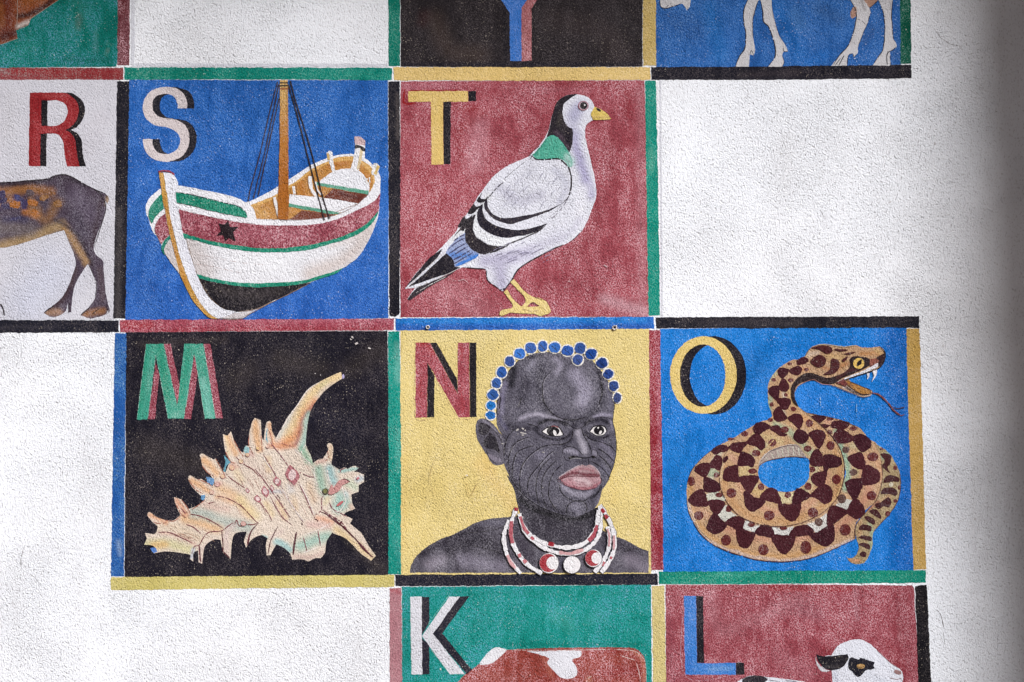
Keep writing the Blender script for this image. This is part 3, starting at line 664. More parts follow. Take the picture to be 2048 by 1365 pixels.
lines('spine_line', ['735,225 790,300 870,345', '880,150 960,290 1000,370', '585,380 660,480 740,530', '690,376 800,420 850,470', '985,60 1040,180 1100,200', '1081,-55 1136,55 1190,140', '1250,-109 1245,0 1290,100', '1376,-109 1385,-20 1390,80', '445,640 510,760 560,800', '510,600 580,695 610,760', '200,840 260,860 340,850', '1470,-150 1500,-30 1490,20', '1600,-20 1680,10 1740,20', '2105,60 2110,150 2060,180', '330,825 430,830 500,775', '620,705 690,665 765,600'], (172, 112, 94), b, w=1.6, broken=.12)
for x, y, rx, ry, an in ((1425, 510, 46, 62, -20), (1500, 475, 22, 32, -20), (1342, 590, 40, 42, -40), (1232, 500, 24, 28, -20), (1555, 400, 48, 52, 30), (1720, 330, 82, 100, 10)):
    fill('pink_knob', '%.0f,%.0fc %.0f,%.0f %.0f,%.0fc %.0f,%.0f' % (x - rx * .3, y - ry * 1.15, x + rx * .95, y, x + rx * .3, y + ry * 1.15, x - rx * .95, y), (174, 108, 116), b)
    dots('knob_core', [(x - 2, y - 2, rx * .5, ry * .6, an)], (222, 200, 200), b, rough=.4)
for x, y, r, c in ((1060, 250, 42, (220, 172, 130)), (1160, 180, 36, (222, 196, 150)), (900, 430, 38, (206, 150, 150)), (840, 520, 34, (218, 178, 160)), (960, 345, 36, (222, 186, 140)), (1230, 110, 32, (222, 190, 150)),
                   (1185, 860, 38, (202, 150, 150)), (1345, 40, 30, (228, 186, 100)), (1450, 20, 26, (224, 190, 170))):
    dots('knob_outline', [(x, y, r * .8, r * .7, 30)], (182, 130, 126), b); dots('knob', [(x - 2, y - 2, r * .68, r * .56, 30)], tuple((v + w) / 2 for v, w in zip(c, (220, 196, 180))), b)
fill('mantle', '2125,470c 2150,430 2165,470c 2230,390 2300,378 2340,405c 2270,440 2230,500 2150,545c 2110,530', (196, 144, 142), b)
dots('dark_spot', [(2080, 508, 34, 34, 0)], (70, 66, 42), b); dots('dark_spot', [(2078, 505, 20, 22, 0)], (120, 124, 70), b)
dots('pink_spot', [(2240, 640, 46, 14, -35)], (196, 108, 112), b); dots('pink_spot', [(2435, 365, 18, 14, -40)], (196, 120, 130), b)
V(500, 660, 5)
lines('chipped_spot', [('1005,100 1030,70 1060,35', 5), ('1045,150 1080,130 1110,125', 5), ('620,440 680,440 720,460', 1.5), ('1180,180 1210,190', 3), ('1175,640 1200,650', 2)], (206, 200, 200), pn, broken=.55)
lines('edge_line', ['253,667 253,667', '5,12 400,14 900,10 1360,12'], (188, 170, 176), pn, w=1.2, broken=.3)
# ------------------------------------------------------------------ N: the portrait
pn = panel('pale yellow painted square with a red letter N and a dark portrait with blue beads', 1051, 1148)
V(0, 0, 1)
fill('yellow_ground', '803,663 1296,660 1298,900 1300,1146 1050,1147 802,1149 802,900', (228, 208, 138), pn, 'pic', straight=True, grid=6,
     ops=[('s', '960,930 1010,990 1050,1040', (224, 188, 114), .4, 30), ('s', '1230,780 1225,1000', (222, 196, 114), .4, 18), ('s', '820,1000 900,960 960,1000', (222, 200, 124), .5, 60),
          ('s', '830,680 1000,670', (232, 214, 150), .6, 24), ('s', '970,910 985,940', (224, 190, 112), .4, 16), ('s', '810,900 808,1100', (224, 196, 118), .5, 14)])
V(790, 660, 6.204)
fill('letter_shadow', ['432,161 515,161 772,620 776,788', '403,405 488,580 488,1087 400,1087', '923,158 1010,158 1012,1082 930,1082'], (34, 32, 38), pn, 'black', straight=True)
fill('letter', '255,158 430,160 776,792 778,158 920,158 928,1083 787,1085 403,405 398,1088 255,1088', (176, 76, 88), pn, 'red', straight=True, grid=3,
     ops=[('s', '300,180 400,190 470,300', (170, 36, 36), .8, 60), ('s', '320,600 320,1000', (164, 40, 46), .6, 30), ('s', '820,200 830,350', (170, 44, 48), .7, 30),
          ('s', '880,300 900,560', (166, 40, 44), .6, 26), ('s', '560,480 700,760', (178, 60, 66), .5, 30), ('s', '830,700 840,1040', (168, 42, 52), .6, 34)])
lines('letter_outline', ['253,158 253,1090 490,1090', '403,405 785,1087 1012,1086', '776,158 778,780', '433,161 776,786'], (140, 96, 90), pn, w=.7, broken=.4)
V(0, 0, 1)
b = fill('portrait', '820,1146c 822,1133 832,1114 846,1100 866,1087 890,1075 906,1070 929,1058 951,1046 983,1038 1014,1035c 1040,1033c 1195,1050c 1204,1060c 1213,1065 1234,1074 1256,1083 1279,1096 1297,1103c 1297,1146c',
     (92, 89, 101), pn, 'skin', grid=2.6, ops=[
     ('s', '900,1100 960,1080 1010,1110', (27, 22, 35), .8, 26), ('s', '840,1110 900,1080 960,1055', (35, 29, 43), .8, 14), ('s', '860,1130 880,1122', (153, 147, 162), .8, 22),
     ('s', '920,1120 1000,1135', (143, 138, 156), .7, 24), ('s', '960,1048 1010,1045', (102, 100, 116), .7, 10), ('s', '1240,1090 1260,1100', (43, 38, 51), .8, 20),
     ('s', '1260,1120 1290,1135', (138, 131, 147), .8, 24), ('s', '1030,1060 1060,1120', (54, 48, 62), .7, 26), ('s', '905,1100 915,1140', (48, 43, 54), .7, 8),
     ('s', '1205,1065 1215,1095', (27, 22, 38), .8, 14), ('s', '1100,1110 1140,1130', (75, 73, 89), .7, 30)])
b['label'] = 'painted dark grey portrait head with blue beads and red and white necklaces'
lines('shoulder_line', ['905,1070 930,1067 990,1060 1012,1050', '822,1135 828,1145', '1245,1105 1270,1098 1296,1103', '940,1090 980,1100 1008,1110'], (26, 24, 30), b, w=1.2, broken=.1)
V(990, 980, 6.4)
fill('neck', '150,-190c 185,-110 245,0 270,120 300,220 340,370 430,510 600,630 800,700 960,710 1120,670 1240,570 1300,420 1315,230c 1200,240 900,300 500,120', (60, 57, 67), b, 'skin', grid=2.6,
     ops=[('s', '330,120 500,250 800,350 1100,360 1290,260', (22, 22, 24), .9, 60), ('s', '500,450 800,560 1100,520', (62, 58, 70), .7, 120), ('s', '1250,300 1260,450', (27, 24, 35), .7, 60)])
V(940, 810, 6.203)
fill('ear', '100,190 150,170 220,190 300,250 360,330 410,400 450,480 440,600 425,720 370,745 310,745 250,700 210,620 140,520 90,420 70,300 80,220', (98, 95, 108), b, 'skin',
     ops=[('s', '240,640 350,690', (147, 140, 158), .7, 60), ('s', '90,300 150,480', (70, 67, 81), .6, 30), ('s', '180,200 330,330', (162, 158, 175), .6, 24)], grid=2.4)
fill('ear_hollow', '120,225 180,230 250,272 230,340 180,380 120,360 105,290', (50, 47, 56), b)
fill('ear_hollow', '240,345 310,400 345,480 375,595 300,558 220,545 165,500 170,440 220,380', (46, 43, 52), b)
lines('ear_line', ['120,225 200,240 300,320 390,440 410,520', '300,400 310,470 360,570', '180,385 170,440', '190,540 240,660 330,740'], (24, 22, 28), b, w=1.2, broken=.1)
MOON = '1000,-420 1120,-520 1300,-540 1450,-480 1540,-360 1570,-200 1530,-30 1420,90 1260,150 1100,100 980,-20 910,-180 920,-320'
fill('head', '330,198 334,4 359,-170 407,-306 485,-422 581,-529 707,-606 853,-650 969,-657 1115,-640 1250,-615 1330,-620 1440,-600 1551,-509 1648,-393 1725,-267 1774,-141 1793,-15 1774,159 '
     '1772,210 1792,300 1812,430 1815,560 1790,720 1740,850 1722,920 1680,1000 1640,1060 1600,1200 1560,1265 1473,1326 1279,1394 1134,1374 892,1287 746,1200 649,1113 600,1040 510,930 470,850 425,740 '
     '415,640 425,500 400,380 350,290', (94, 92, 106), b, 'skin', grid=2.2, rough=.35, ops=[
     ('s', '1080,-430 1020,-250 1100,-60 1260,40', (112, 110, 124), .55, 150), ('s', '1420,-420 1480,-250 1420,-60', (120, 118, 132), .6, 150), ('s', '1300,-380 1420,-200 1380,-40', (169, 165, 187), .8, 150), ('s', '1050,-150 1100,-20', (81, 78, 94), .6, 80),
     ('s', '870,-430 850,-200 910,-10 1050,150 1260,200 1460,150 1610,0 1660,-180', (24, 22, 35), .6, 80), ('s', '1560,-480 1610,-330 1640,-200', (27, 24, 35), .8, 44),
     ('s', '560,-470 520,-340 500,-240', (22, 22, 32), .9, 80), ('s', '640,-560 760,-600 880,-610', (32, 29, 43), .7, 40), ('s', '700,-300 640,-100 650,50', (51, 48, 62), .7, 110),
     ('s', '430,-250 400,-50 390,100', (125, 121, 149), .8, 60), ('s', '800,-540 720,-440', (149, 147, 165), .7, 50), ('s', '1040,-560 1130,-500 1080,-400', (162, 158, 178), .7, 60),
     ('s', '860,-480 940,-420 900,-350', (48, 46, 59), .6, 50), ('s', '1700,-250 1745,-80 1740,60', (102, 100, 119), .7, 44), ('s', '1200,-600 1400,-590', (156, 153, 175), .7, 40),
     ('s', '350,150 400,240 440,300', (86, 83, 116), .6, 50), ('s', '620,180 720,130 860,110 980,160 1130,190', (175, 171, 190), .85, 46), ('s', '480,80 600,60 700,20', (97, 94, 110), .5, 70),
     ('s', '860,225 960,195 1080,200 1190,250', (22, 22, 29), .95, 46), ('s', '480,260 600,290 740,290 840,310', (38, 35, 48), .85, 56), ('s', '820,330 920,400 1080,430 1210,400 1260,330', (29, 27, 40), .85, 34),
     ('s', '1280,240 1310,290', (32, 29, 43), .8, 50), ('s', '1430,240 1520,190 1640,185 1720,240', (27, 24, 35), .9, 48), ('s', '1430,330 1500,410 1620,430 1720,390', (32, 29, 43), .85, 34),
     ('s', '1540,150 1660,120 1750,140', (162, 158, 180), .8, 36), ('s', '1740,210 1770,300', (147, 143, 165), .7, 26),
     ('s', '1340,330 1380,450 1430,590', (178, 175, 190), .9, 70), ('s', '1190,560 1260,570 1320,600', (162, 158, 178), .85, 46), ('s', '1540,560 1560,620', (156, 153, 171), .85, 36),
     ('s', '1270,400 1230,470 1160,500', (43, 40, 54), .7, 40), ('s', '930,460 1060,450', (100, 97, 113), .6, 60), ('s', '850,620 950,640', (125, 121, 143), .5, 110), ('s', '620,700 600,900', (73, 70, 89), .6, 90),
     ('s', '430,420 460,620 500,800', (43, 40, 54), .7, 60), ('s', '480,850 560,960 720,1110 900,1220 1150,1330 1300,1350', (38, 35, 48), .8, 50), ('s', '700,900 780,1100', (97, 94, 110), .5, 60),
     ('s', '1640,480 1720,560 1760,680', (125, 121, 143), .6, 70), ('s', '1640,780 1700,850', (102, 100, 127), .5, 50), ('s', '1080,790 1160,740 1280,720', (94, 92, 108), .6, 50),
     ('s', '1150,1010 1250,1090 1420,1120 1500,1080', (165, 162, 180), .8, 60), ('s', '1300,1260 1340,1290', (134, 131, 149), .7, 90), ('s', '1560,1030 1600,1000', (147, 143, 162), .6, 24),
     ('s', '1620,1010 1560,1120 1500,1160', (24, 22, 35), .9, 22), ('s', '1620,1150 1560,1230', (131, 127, 147), .6, 34), ('s', '1600,680 1560,720', (48, 46, 59), .6, 30), ('s', '1330,700 1480,710', (56, 54, 67), .6, 40)])
SC = (24, 22, 28)
lines('scar_line', ['540,310 470,400 430,520 420,640', '760,395 640,430 540,500 490,620 475,740 500,870', '790,505 680,540 580,600 530,750 520,920',
     '1270,340 1250,430 1150,490 1000,500 880,530 750,620 650,750 615,900 620,1030 650,1150', '1040,570 960,630 850,760 750,880 715,1000 720,1140', '1020,640 900,760 840,880 820,1050 860,1250',
     '1080,680 960,800 900,920 890,1080 950,1290', '1160,730 1050,830 990,950 975,1100 1010,1220 1110,1340', '1100,980 1130,1080 1200,1150 1300,1190 1420,1190 1500,1130',
     '1210,1365 1200,1290 1240,1220 1330,1190 1420,1210 1450,1290 1420,1360', '1380,280 1410,380 1480,500 1510,590', '1420,350 1500,430 1620,460 1740,510 1810,590', '1580,540 1680,600 1790,710',
     '1590,620 1680,700 1760,810', '1500,700 1620,770 1700,860 1730,930', '1490,750 1580,830 1630,920 1620,980', '1008,-422 920,-325 897,-190 920,-34 1018,101 1163,178 1308,188 1454,150',
     '1599,4 1638,-141 1628,-286', '365,60 380,-100', '640,-90 600,30'], SC, b, w=1.9, broken=.03)
lines('scar_highlight', ['1015,-410 930,-310 908,-190 932,-30', '1050,580 970,640 860,768 762,886', '760,405 645,440 550,508 500,625', '895,535 760,630 662,756 627,900', '590,1050 660,1130 760,1205', '1620,-10 1540,90'],
      (150, 148, 160), b, w=.8, broken=.3)
lines('face_line', [('820,290 900,210 1050,190 1200,230 1290,300', 1.6), ('1290,300 1390,280 1460,220 1560,160 1700,160 1770,190', 1.1), ('860,370 960,410 1080,440 1190,400 1245,345', 1.3), ('1430,300 1480,360 1560,400 1700,395 1760,380', 1.2),
      ('1150,620 1150,560 1210,520 1290,530 1350,570 1410,635', 1.3), ('1500,620 1520,560 1570,570 1582,630 1540,662', 1.2), ('1395,660 1397,740', 1.0), ('1470,655 1470,740', 1.0), ('1170,640 1190,680 1235,700', 1.2),
      ('510,930 600,1045 700,1150 880,1270 1130,1365 1290,1385', 2.0), ('330,198 334,4 359,-170 407,-306 485,-422 581,-529 707,-606', 1.4), ('1774,-141 1793,-15 1774,159 1772,205 1795,310 1812,430 1815,560 1790,720 1745,850 1722,920 1680,1000', 1.4),
      ('1260,400 1280,350 1270,320', 1.6), ('1390,-640 1500,-560 1600,-450', 1.0), ('700,230 800,260 860,300', 1.6), ('1730,430 1770,440', 1.2), ('1640,1010 1600,1080 1530,1160', 1.4)], SC, b, w=1.2, broken=.05)
fill('eye_white', '893,332 955,292 1030,270 1092,282 1130,330 1150,372 1080,387 980,376 930,357', (232, 230, 232), b, 'white')
fill('eye_white', '1488,328 1530,280 1600,262 1662,275 1692,320 1655,370 1570,377', (232, 230, 232), b, 'white')
dots('iris', [(1030, 328, 80, 57, 0)], (20, 18, 24), b, 'ink', n=20); dots('iris', [(1600, 318, 66, 55, 0)], (20, 18, 24), b, 'ink', n=20)
dots('eye_glint', [(1052, 348, 20, 36, -20)], (232, 230, 232), b, 'white'); dots('eye_glint', [(1618, 342, 15, 25, 30)], (232, 230, 232), b, 'white'); dots('eye_glint', [(1590, 286, 11, 11, 0)], (232, 230, 232), b, 'white')
lines('eyelid', [('890,332 950,288 1030,264 1095,276 1140,330 1160,375', 2.0), ('893,334 980,378 1085,390 1150,374', 1.2), ('1486,328 1530,276 1600,258 1668,270 1698,320', 2.0), ('1490,335 1570,382 1655,374 1695,325', 1.2)], (24, 22, 26), b, taper=False)
lines('eyelid', [('1005,268 1050,262 1095,285', 1.1)], (150, 60, 66), b)
fill('nostril', '1218,652c 1260,632 1335,630c 1290,650 1275,668 1238,674', (16, 14, 18), b); fill('nostril', '1495,640c 1540,632 1562,648c 1530,662', (20, 18, 22), b)
lines('nose_line', [('1280,655 1330,645 1400,656 1490,652 1510,640', 1.8), ('1240,680 1300,662 1390,664', 1.0, (170, 168, 176))], (20, 18, 24), b)
fill('upper_lip', '1098,906c 1180,850 1260,800 1340,760 1400,745 1440,757 1490,745 1550,780 1600,840 1607,893c 1500,900 1400,885 1300,888 1200,895 1125,925', (186, 156, 162), b, 'skin', grid=2.2,
     ops=[('s', '1130,905 1230,860 1330,850 1450,870 1590,880', (104, 30, 46), .95, 44), ('s', '1260,830 1400,790 1540,830', (160, 92, 104), .6, 26)])
fill('lower_lip', '1118,930c 1200,893 1300,886 1400,884 1500,900 1608,892c 1627,940 1590,1000 1500,1040 1400,1050 1300,1030 1200,1000', (186, 148, 156), b, 'skin', grid=2.2,
     ops=[('s', '1300,925 1420,940 1470,980', (214, 190, 196), .9, 50), ('s', '1130,930 1230,1000 1400,1040 1520,1030 1600,970', (150, 66, 82), .7, 26), ('s', '1220,940 1280,980', (196, 140, 150), .6, 40)])
lines('lip_line', [('1075,925 1130,920 1220,895 1330,884 1450,892 1600,890', 1.3, (80, 24, 36)), ('1090,940 1200,1005 1300,1036 1400,1056 1510,1044 1600,1000 1630,940', 1.2, (120, 70, 84)),
      ('1100,900 1180,845 1260,795 1340,755 1400,740', 1.2, (190, 180, 190)), ('1490,740 1555,778 1605,838 1625,900', 1.1, (190, 180, 190))], (120, 60, 70), b)
lines('worn_spot', [('570,320 640,290 700,330', 3), ('590,360 680,380', 2.4), ('620,340 700,360', 2.4), ('895,585 925,590', 2.6), ('895,1020 910,1030', 2.6), ('390,480 420,485', 2), ('405,660 410,672', 2)], (190, 186, 186), b, broken=.55)
V(940, 670, 6.4)
BD = ((265, 1030, 60, 56), (270, 905, 60, 60), (295, 765, 70, 70), (340, 620, 62, 70), (405, 480, 66, 70), (510, 338, 62, 66), (635, 240, 72, 66), (775, 170, 72, 70), (930, 148, 64, 72), (1085, 160, 74, 70),
      (1248, 203, 76, 68), (1410, 170, 70, 72), (1550, 245, 74, 68), (1380, 320, 66, 68), (1690, 362, 74, 68), (1770, 500, 66, 64), (1840, 655, 60, 66), (1885, 805, 50, 64))
BC = ((44, 124, 210), (40, 134, 222), (60, 110, 190), (58, 100, 176), (50, 100, 184), (62, 92, 164), (52, 116, 206), (60, 98, 174), (46, 92, 172), (58, 116, 204), (42, 88, 174), (56, 92, 166), (26, 74, 160), (68, 94, 162),
      (34, 64, 136), (34, 64, 138), (44, 66, 130), (66, 80, 130))
lv = up()
for (x, y, rx, ry) in BD[:1]:
    dots('bead_halo', [(x2, y2, r2 + 15, s2 + 15, 0) for x2, y2, r2, s2 in BD[::2]], (236, 234, 230), b, 'white')
    dots('bead_halo', [(x2, y2, r2 + 15, s2 + 15, 0) for x2, y2, r2, s2 in BD[1::2]], (236, 234, 230), b, 'white')
for (x, y, rx, ry), c in zip(BD, BC):
    dots('hair_bead', [(x, y, rx, ry, 0)], c, b, 'skinblue', rough=1.5, n=18)
    lines('bead_line', [('%g,%g %g,%g %g,%g' % (x - rx * .6, y - ry * .3, x, y + ry * .2, x + rx * .4, y + ry * .7), 1.5)], tuple(v * .5 for v in c), b, broken=.1)
V(990, 980, 6.4)
NK = ['180,385 118,560 128,720 190,900 330,1068', '275,230 215,400 205,560 245,720 330,860 450,980 600,1068', '1345,190 1430,330 1500,480 1530,610 1520,780 1450,930 1360,1055',
      '1440,470 1468,620 1440,790 1370,930 1275,1050', '330,345 370,500 470,630 620,735 780,800 960,815 1150,765 1290,650 1350,500 1352,330 1340,200', '312,300 350,440 450,570 610,670 800,725 960,735 1110,700 1230,600 1300,450 1328,260']
for s in NK:
    lines('necklace', [(s, 9.2)], (70, 66, 74), b, taper=False); lines('necklace', [(s, 7.8)], (230, 230, 236), b, 'white', taper=False)
RB = [('212,400 205,560 225,680', 7, (176, 92, 104)), ('322,340 365,470 430,560', 6, (178, 92, 104)), ('460,600 495,635', 6, (176, 84, 96)), ('680,680 755,705', 7.5, (150, 36, 48)), ('820,800 960,812 1130,765', 6.5, (206, 160, 164)),
      ('1195,650 1260,580 1305,450', 7, (168, 74, 88)), ('1360,240 1400,290', 7, (152, 40, 50)), ('1405,320 1440,360', 7.5, (150, 34, 46)), ('305,815 325,860', 6, (184, 104, 114)), ('365,890 400,930', 6, (190, 116, 124)),
      ('160,830 200,920 260,1000', 6, (208, 160, 164)), ('1440,500 1465,600 1455,720', 4, (200, 150, 156)), ('1525,580 1520,760', 4, (204, 160, 166)), ('1490,850 1480,880', 4, (180, 90, 100)), ('1400,920 1375,970', 5, (184, 110, 118)), ('275,225 272,265', 7.5, (150, 30, 44))]
for s, w, c in RB: lines('red_bead', [(s, w)], c, b, taper=False)
for x, y, rx, ry, m in ((690, 935, 122, 128, 1), (985, 955, 108, 110, 0), (1260, 872, 106, 112, 1)):
    dots('pendant_outline', [(x, y, rx + 7, ry + 7, 0)], (60, 56, 64), b, n=24)
    dots('pendant', [(x, y, rx, ry, 0)], (232, 231, 236), b, 'white', n=24)
    if m:
        dots('pendant_crescent', [(x - 8, y - 2, rx * .92, ry * .92, 0)], (160, 44, 56), b, n=24)
        dots('pendant_centre', [(x + rx * .36, y - ry * .02, rx * .62, ry * .64, 0)], (230, 229, 234), b, 'white', n=24)
V(0, 0, 1)
lines('ground_scratch', [('932,965 940,992 955,965', 1), ('928,951 946,951', 2.4, (222, 214, 200)), ('870,915 860,960 870,990', .8), ('1008,930 1013,960', .9)], (188, 160, 104), pn, broken=.35)
# ------------------------------------------------------------------ O: the snake
pn = panel('bright blue painted square with a yellow letter O and a coiled spotted snake', 1574, 1142)
V(0, 0, 1)
fill('blue_ground', '1322,660 1811,657 1817,900 1825,1140 1574,1141 1328,1142 1325,900', (16, 130, 226), pn, 'field', straight=True, grid=6,
     ops=[('s', '1790,670 1810,900 1815,1130', (8, 92, 186), .7, 60), ('s', '1340,680 1600,670', (24, 134, 226), .6, 30), ('s', '1350,900 1345,1080', (30, 134, 222), .5, 50),
          ('s', '1540,760 1500,720', (40, 120, 200), .4, 40), ('s', '1620,800 1720,840', (18, 116, 214), .4, 50)])
V(1310, 650, 5.46)
def ell(cx, cy, rx, ry, n=20): return ' '.join('%.1f,%.1f' % (cx + rx * math.cos(2 * math.pi * i / n), cy + ry * math.sin(2 * math.pi * i / n)) for i in range(n))
fill('letter_shadow', [ell(634, 552, 364, 428), ell(632, 555, 252, 340)], (28, 26, 36), pn, 'black')
fill('letter', [ell(528, 550, 364, 423), ell(520, 555, 249, 340)], (226, 200, 122), pn, 'pic')
V(1360, 880, 5.25)
BR = (70, 30, 38)
b = fill('snake', '959,-236 795,-169 603,-44 459,33 400,70 280,150 160,270 100,370 75,470 70,600 90,750 150,880 220,990 330,1085 480,1160 650,1215 800,1255 1000,1275 1200,1268 1400,1230 1600,1150 1840,1040c '
     '1840,900 1950,740 2100,600 2150,300 2060,40 1995,0 1950,-50 1877,-126 1723,-193 1588,-232 1435,-261 1329,-283c 1242,-347 1209,-415 1204,-501 1242,-568 1338,-617 1406,-631 1483,-588 1579,-578 1675,-540 '
     '1819,-482 1915,-448 2002,-463 2021,-492 1992,-530 1915,-559 1819,-597 1762,-642c 1915,-693 2069,-742 2117,-780 2151,-867 2146,-943 2098,-982c 1992,-967 1906,-972 1848,-992 1723,-977 1531,-1001 1435,-996 '
     '1358,-953 1310,-876c 1233,-847 1180,-837 1064,-775 978,-688 930,-592 920,-496 930,-371', (192, 156, 122), pn, 'skinb', grid=2.8, ops=[
     ('s', '110,500 130,750 250,960 480,1110 800,1210 1150,1220 1500,1130', (206, 158, 100), .7, 70), ('s', '90,640 160,880 330,1070 650,1195 1000,1258 1300,1240 1800,1050', (206, 186, 178), .9, 30),
     ('s', '500,930 900,1040 1250,1040 1680,900 1880,700 1980,500 1900,200', (200, 140, 120), .6, 90), ('s', '200,360 180,700 330,820', (198, 146, 120), .5, 70),
     ('s', '420,130 330,320 330,560 400,760 620,880 900,960 1150,960 1450,900 1640,760', (196, 196, 178), .9, 60), ('s', '640,900 820,920', (214, 216, 214), .9, 40), ('s', '1000,950 1140,960', (214, 216, 214), .8, 40),
     ('s', '1360,900 1540,860', (212, 212, 210), .8, 50), ('s', '1680,650 1760,680', (206, 206, 196), .8, 50), ('s', '1650,-80 1700,100 1760,300 1740,500', (140, 180, 158), .9, 70),
     ('s', '1800,60 1900,100 1850,350', (176, 172, 132), .7, 60), ('s', '1900,150 2080,250 2110,420', (204, 152, 118), .6, 50), ('s', '1540,-200 1750,-140', (206, 150, 126), .7, 50),
     ('s', '950,-450 940,-300', (150, 182, 156), .8, 40), ('s', '960,-640 1010,-700', (176, 186, 152), .6, 40), ('s', '1120,-600 1180,-420 1250,-300', (208, 174, 122), .8, 50), ('s', '1090,-480 1120,-260', (206, 196, 184), .7, 40),
     ('s', '1350,-900 1450,-920', (206, 186, 168), .9, 50), ('s', '1560,-880 1700,-850 1700,-780', (196, 162, 112), .8, 70), ('s', '1500,-760 1620,-740 1750,-800', (180, 118, 78), .7, 40), ('s', '1900,-900 2080,-900', (184, 128, 74), .8, 40),
     ('s', '2060,-940 2110,-910', (204, 168, 112), .8, 40), ('s', '1270,-750 1340,-730', (196, 130, 84), .7, 40), ('s', '700,-60 900,-120', (204, 152, 130), .5, 60), ('s', '1720,-560 1900,-480 2000,-478', (200, 190, 192), .9, 30)])
b['label'] = 'painted coiled snake with brown blotches, open jaws and a forked tongue'
fill('inner_coil', '640,20 540,70 470,160 425,300 415,400 430,520 490,650 580,760 700,840 850,890 1000,908 1155,895 1310,855 1505,755 1655,600 1722,400 1715,200 1640,20 1521,-117 1377,-242 1262,-330c 1110,-380 960,-240c 880,-170 760,-80',
     (194, 158, 120), b, 'skinb', grid=2.8, ops=[
     ('s', '480,300 470,480 600,700 850,840 1150,850 1450,730 1640,560 1680,300 1600,60 1400,-170', (196, 150, 104), .8, 60), ('s', '650,200 620,420 760,640 1000,760 1250,740 1480,560 1540,350', (202, 148, 124), .6, 70),
     ('s', '900,60 760,160 720,340 800,500 960,590 1150,620 1330,520 1420,330 1380,110', (196, 188, 152), .85, 66), ('s', '800,-60 950,-20 1060,20', (200, 178, 130), .7, 60), ('s', '1000,-160 1150,-80 1300,60 1360,120', (164, 182, 154), .85, 70),
     ('s', '480,140 440,300 430,420', (212, 196, 160), .5, 24), ('s', '540,180 600,230', (206, 162, 140), .8, 60), ('s', '1290,-240 1360,-150', (212, 160, 110), .8, 60), ('s', '1060,-340 1100,-240', (210, 196, 178), .8, 40), ('s', '1300,-100 1340,-60', (200, 166, 140), .8, 40)])
fill('belly', '815,300c 850,200 940,115 1080,62 1200,45 1265,80 1310,165 1345,195c 1180,176 1000,200 860,250', (168, 154, 148), b, 'pic', ops=[('s', '860,180 1000,70 1200,40', (206, 200, 196), .8, 24)])
lines('belly_line', ['1020,110 1040,185', '1070,90 1085,180', '1130,75 1140,172', '1190,65 1195,170', '1240,80 1255,175', '960,140 985,200', '905,180 925,220'], (196, 200, 184), b, w=1.4)
fill('ground_patch', '820,330 860,252 1000,202 1180,180 1340,195 1356,300 1350,400 1300,470 1200,532 1100,547 1000,530 900,482 840,420', (22, 134, 226), b, 'field')
BL = ['330,110 400,60 480,60 500,100 440,120 380,155 350,150', '300,290 330,220 380,165 430,180 445,230 420,310 360,300', '150,320 200,260 290,245 315,300 270,390 200,360', '258,400 330,410 400,450 420,520 380,545 300,548 250,520 250,450',
      '95,620 150,550 220,520 260,550 275,620 285,690 180,695 120,670', '280,650 350,630 430,640 470,670 430,740 390,785 345,765 310,700', '290,940 300,870 350,775 400,800 450,860 485,900 440,960 360,985',
      '480,870 560,810 630,810 675,850 660,930 640,972 550,920', '590,920 650,930 720,965 785,980 760,1060 700,1130 640,1120 600,1050', '790,972 850,900 950,910 985,1012 880,1012', '970,1010 1150,1008 1210,1005 1180,1120 1100,1195 1030,1150',
      '1150,1000 1210,915 1330,900 1400,960 1330,1002 1230,1010', '1330,960 1425,970 1555,905 1605,890 1610,1040 1535,1110 1440,1080 1370,1010', '1555,900 1545,800 1590,700 1675,710 1765,755 1715,810 1605,885',
      '1755,750 1835,620 1915,690 1935,770 1865,825 1795,800', '1735,460 1795,418 1925,415 1905,510 1835,628 1770,555', '1930,285 2005,282 2085,340 2090,420 2030,465 1922,458', '1765,190 1835,145 1905,142 1938,240 1932,303 1850,295 1795,250',
      '1810,-20 1887,-59 1963,-30 2002,18 1992,76 1915,124 1858,76', '1608,-49 1675,-110 1762,-78 1820,-11 1762,28 1665,37 1617,-1', '1617,-193 1723,-189 1781,-165 1704,-110 1588,-136', '1387,-251 1531,-246 1454,-180', '1470,-165 1570,-155 1521,-125',
      '440,120 520,60 560,30 500,110', '455,240 460,190 495,170 500,200 470,240']
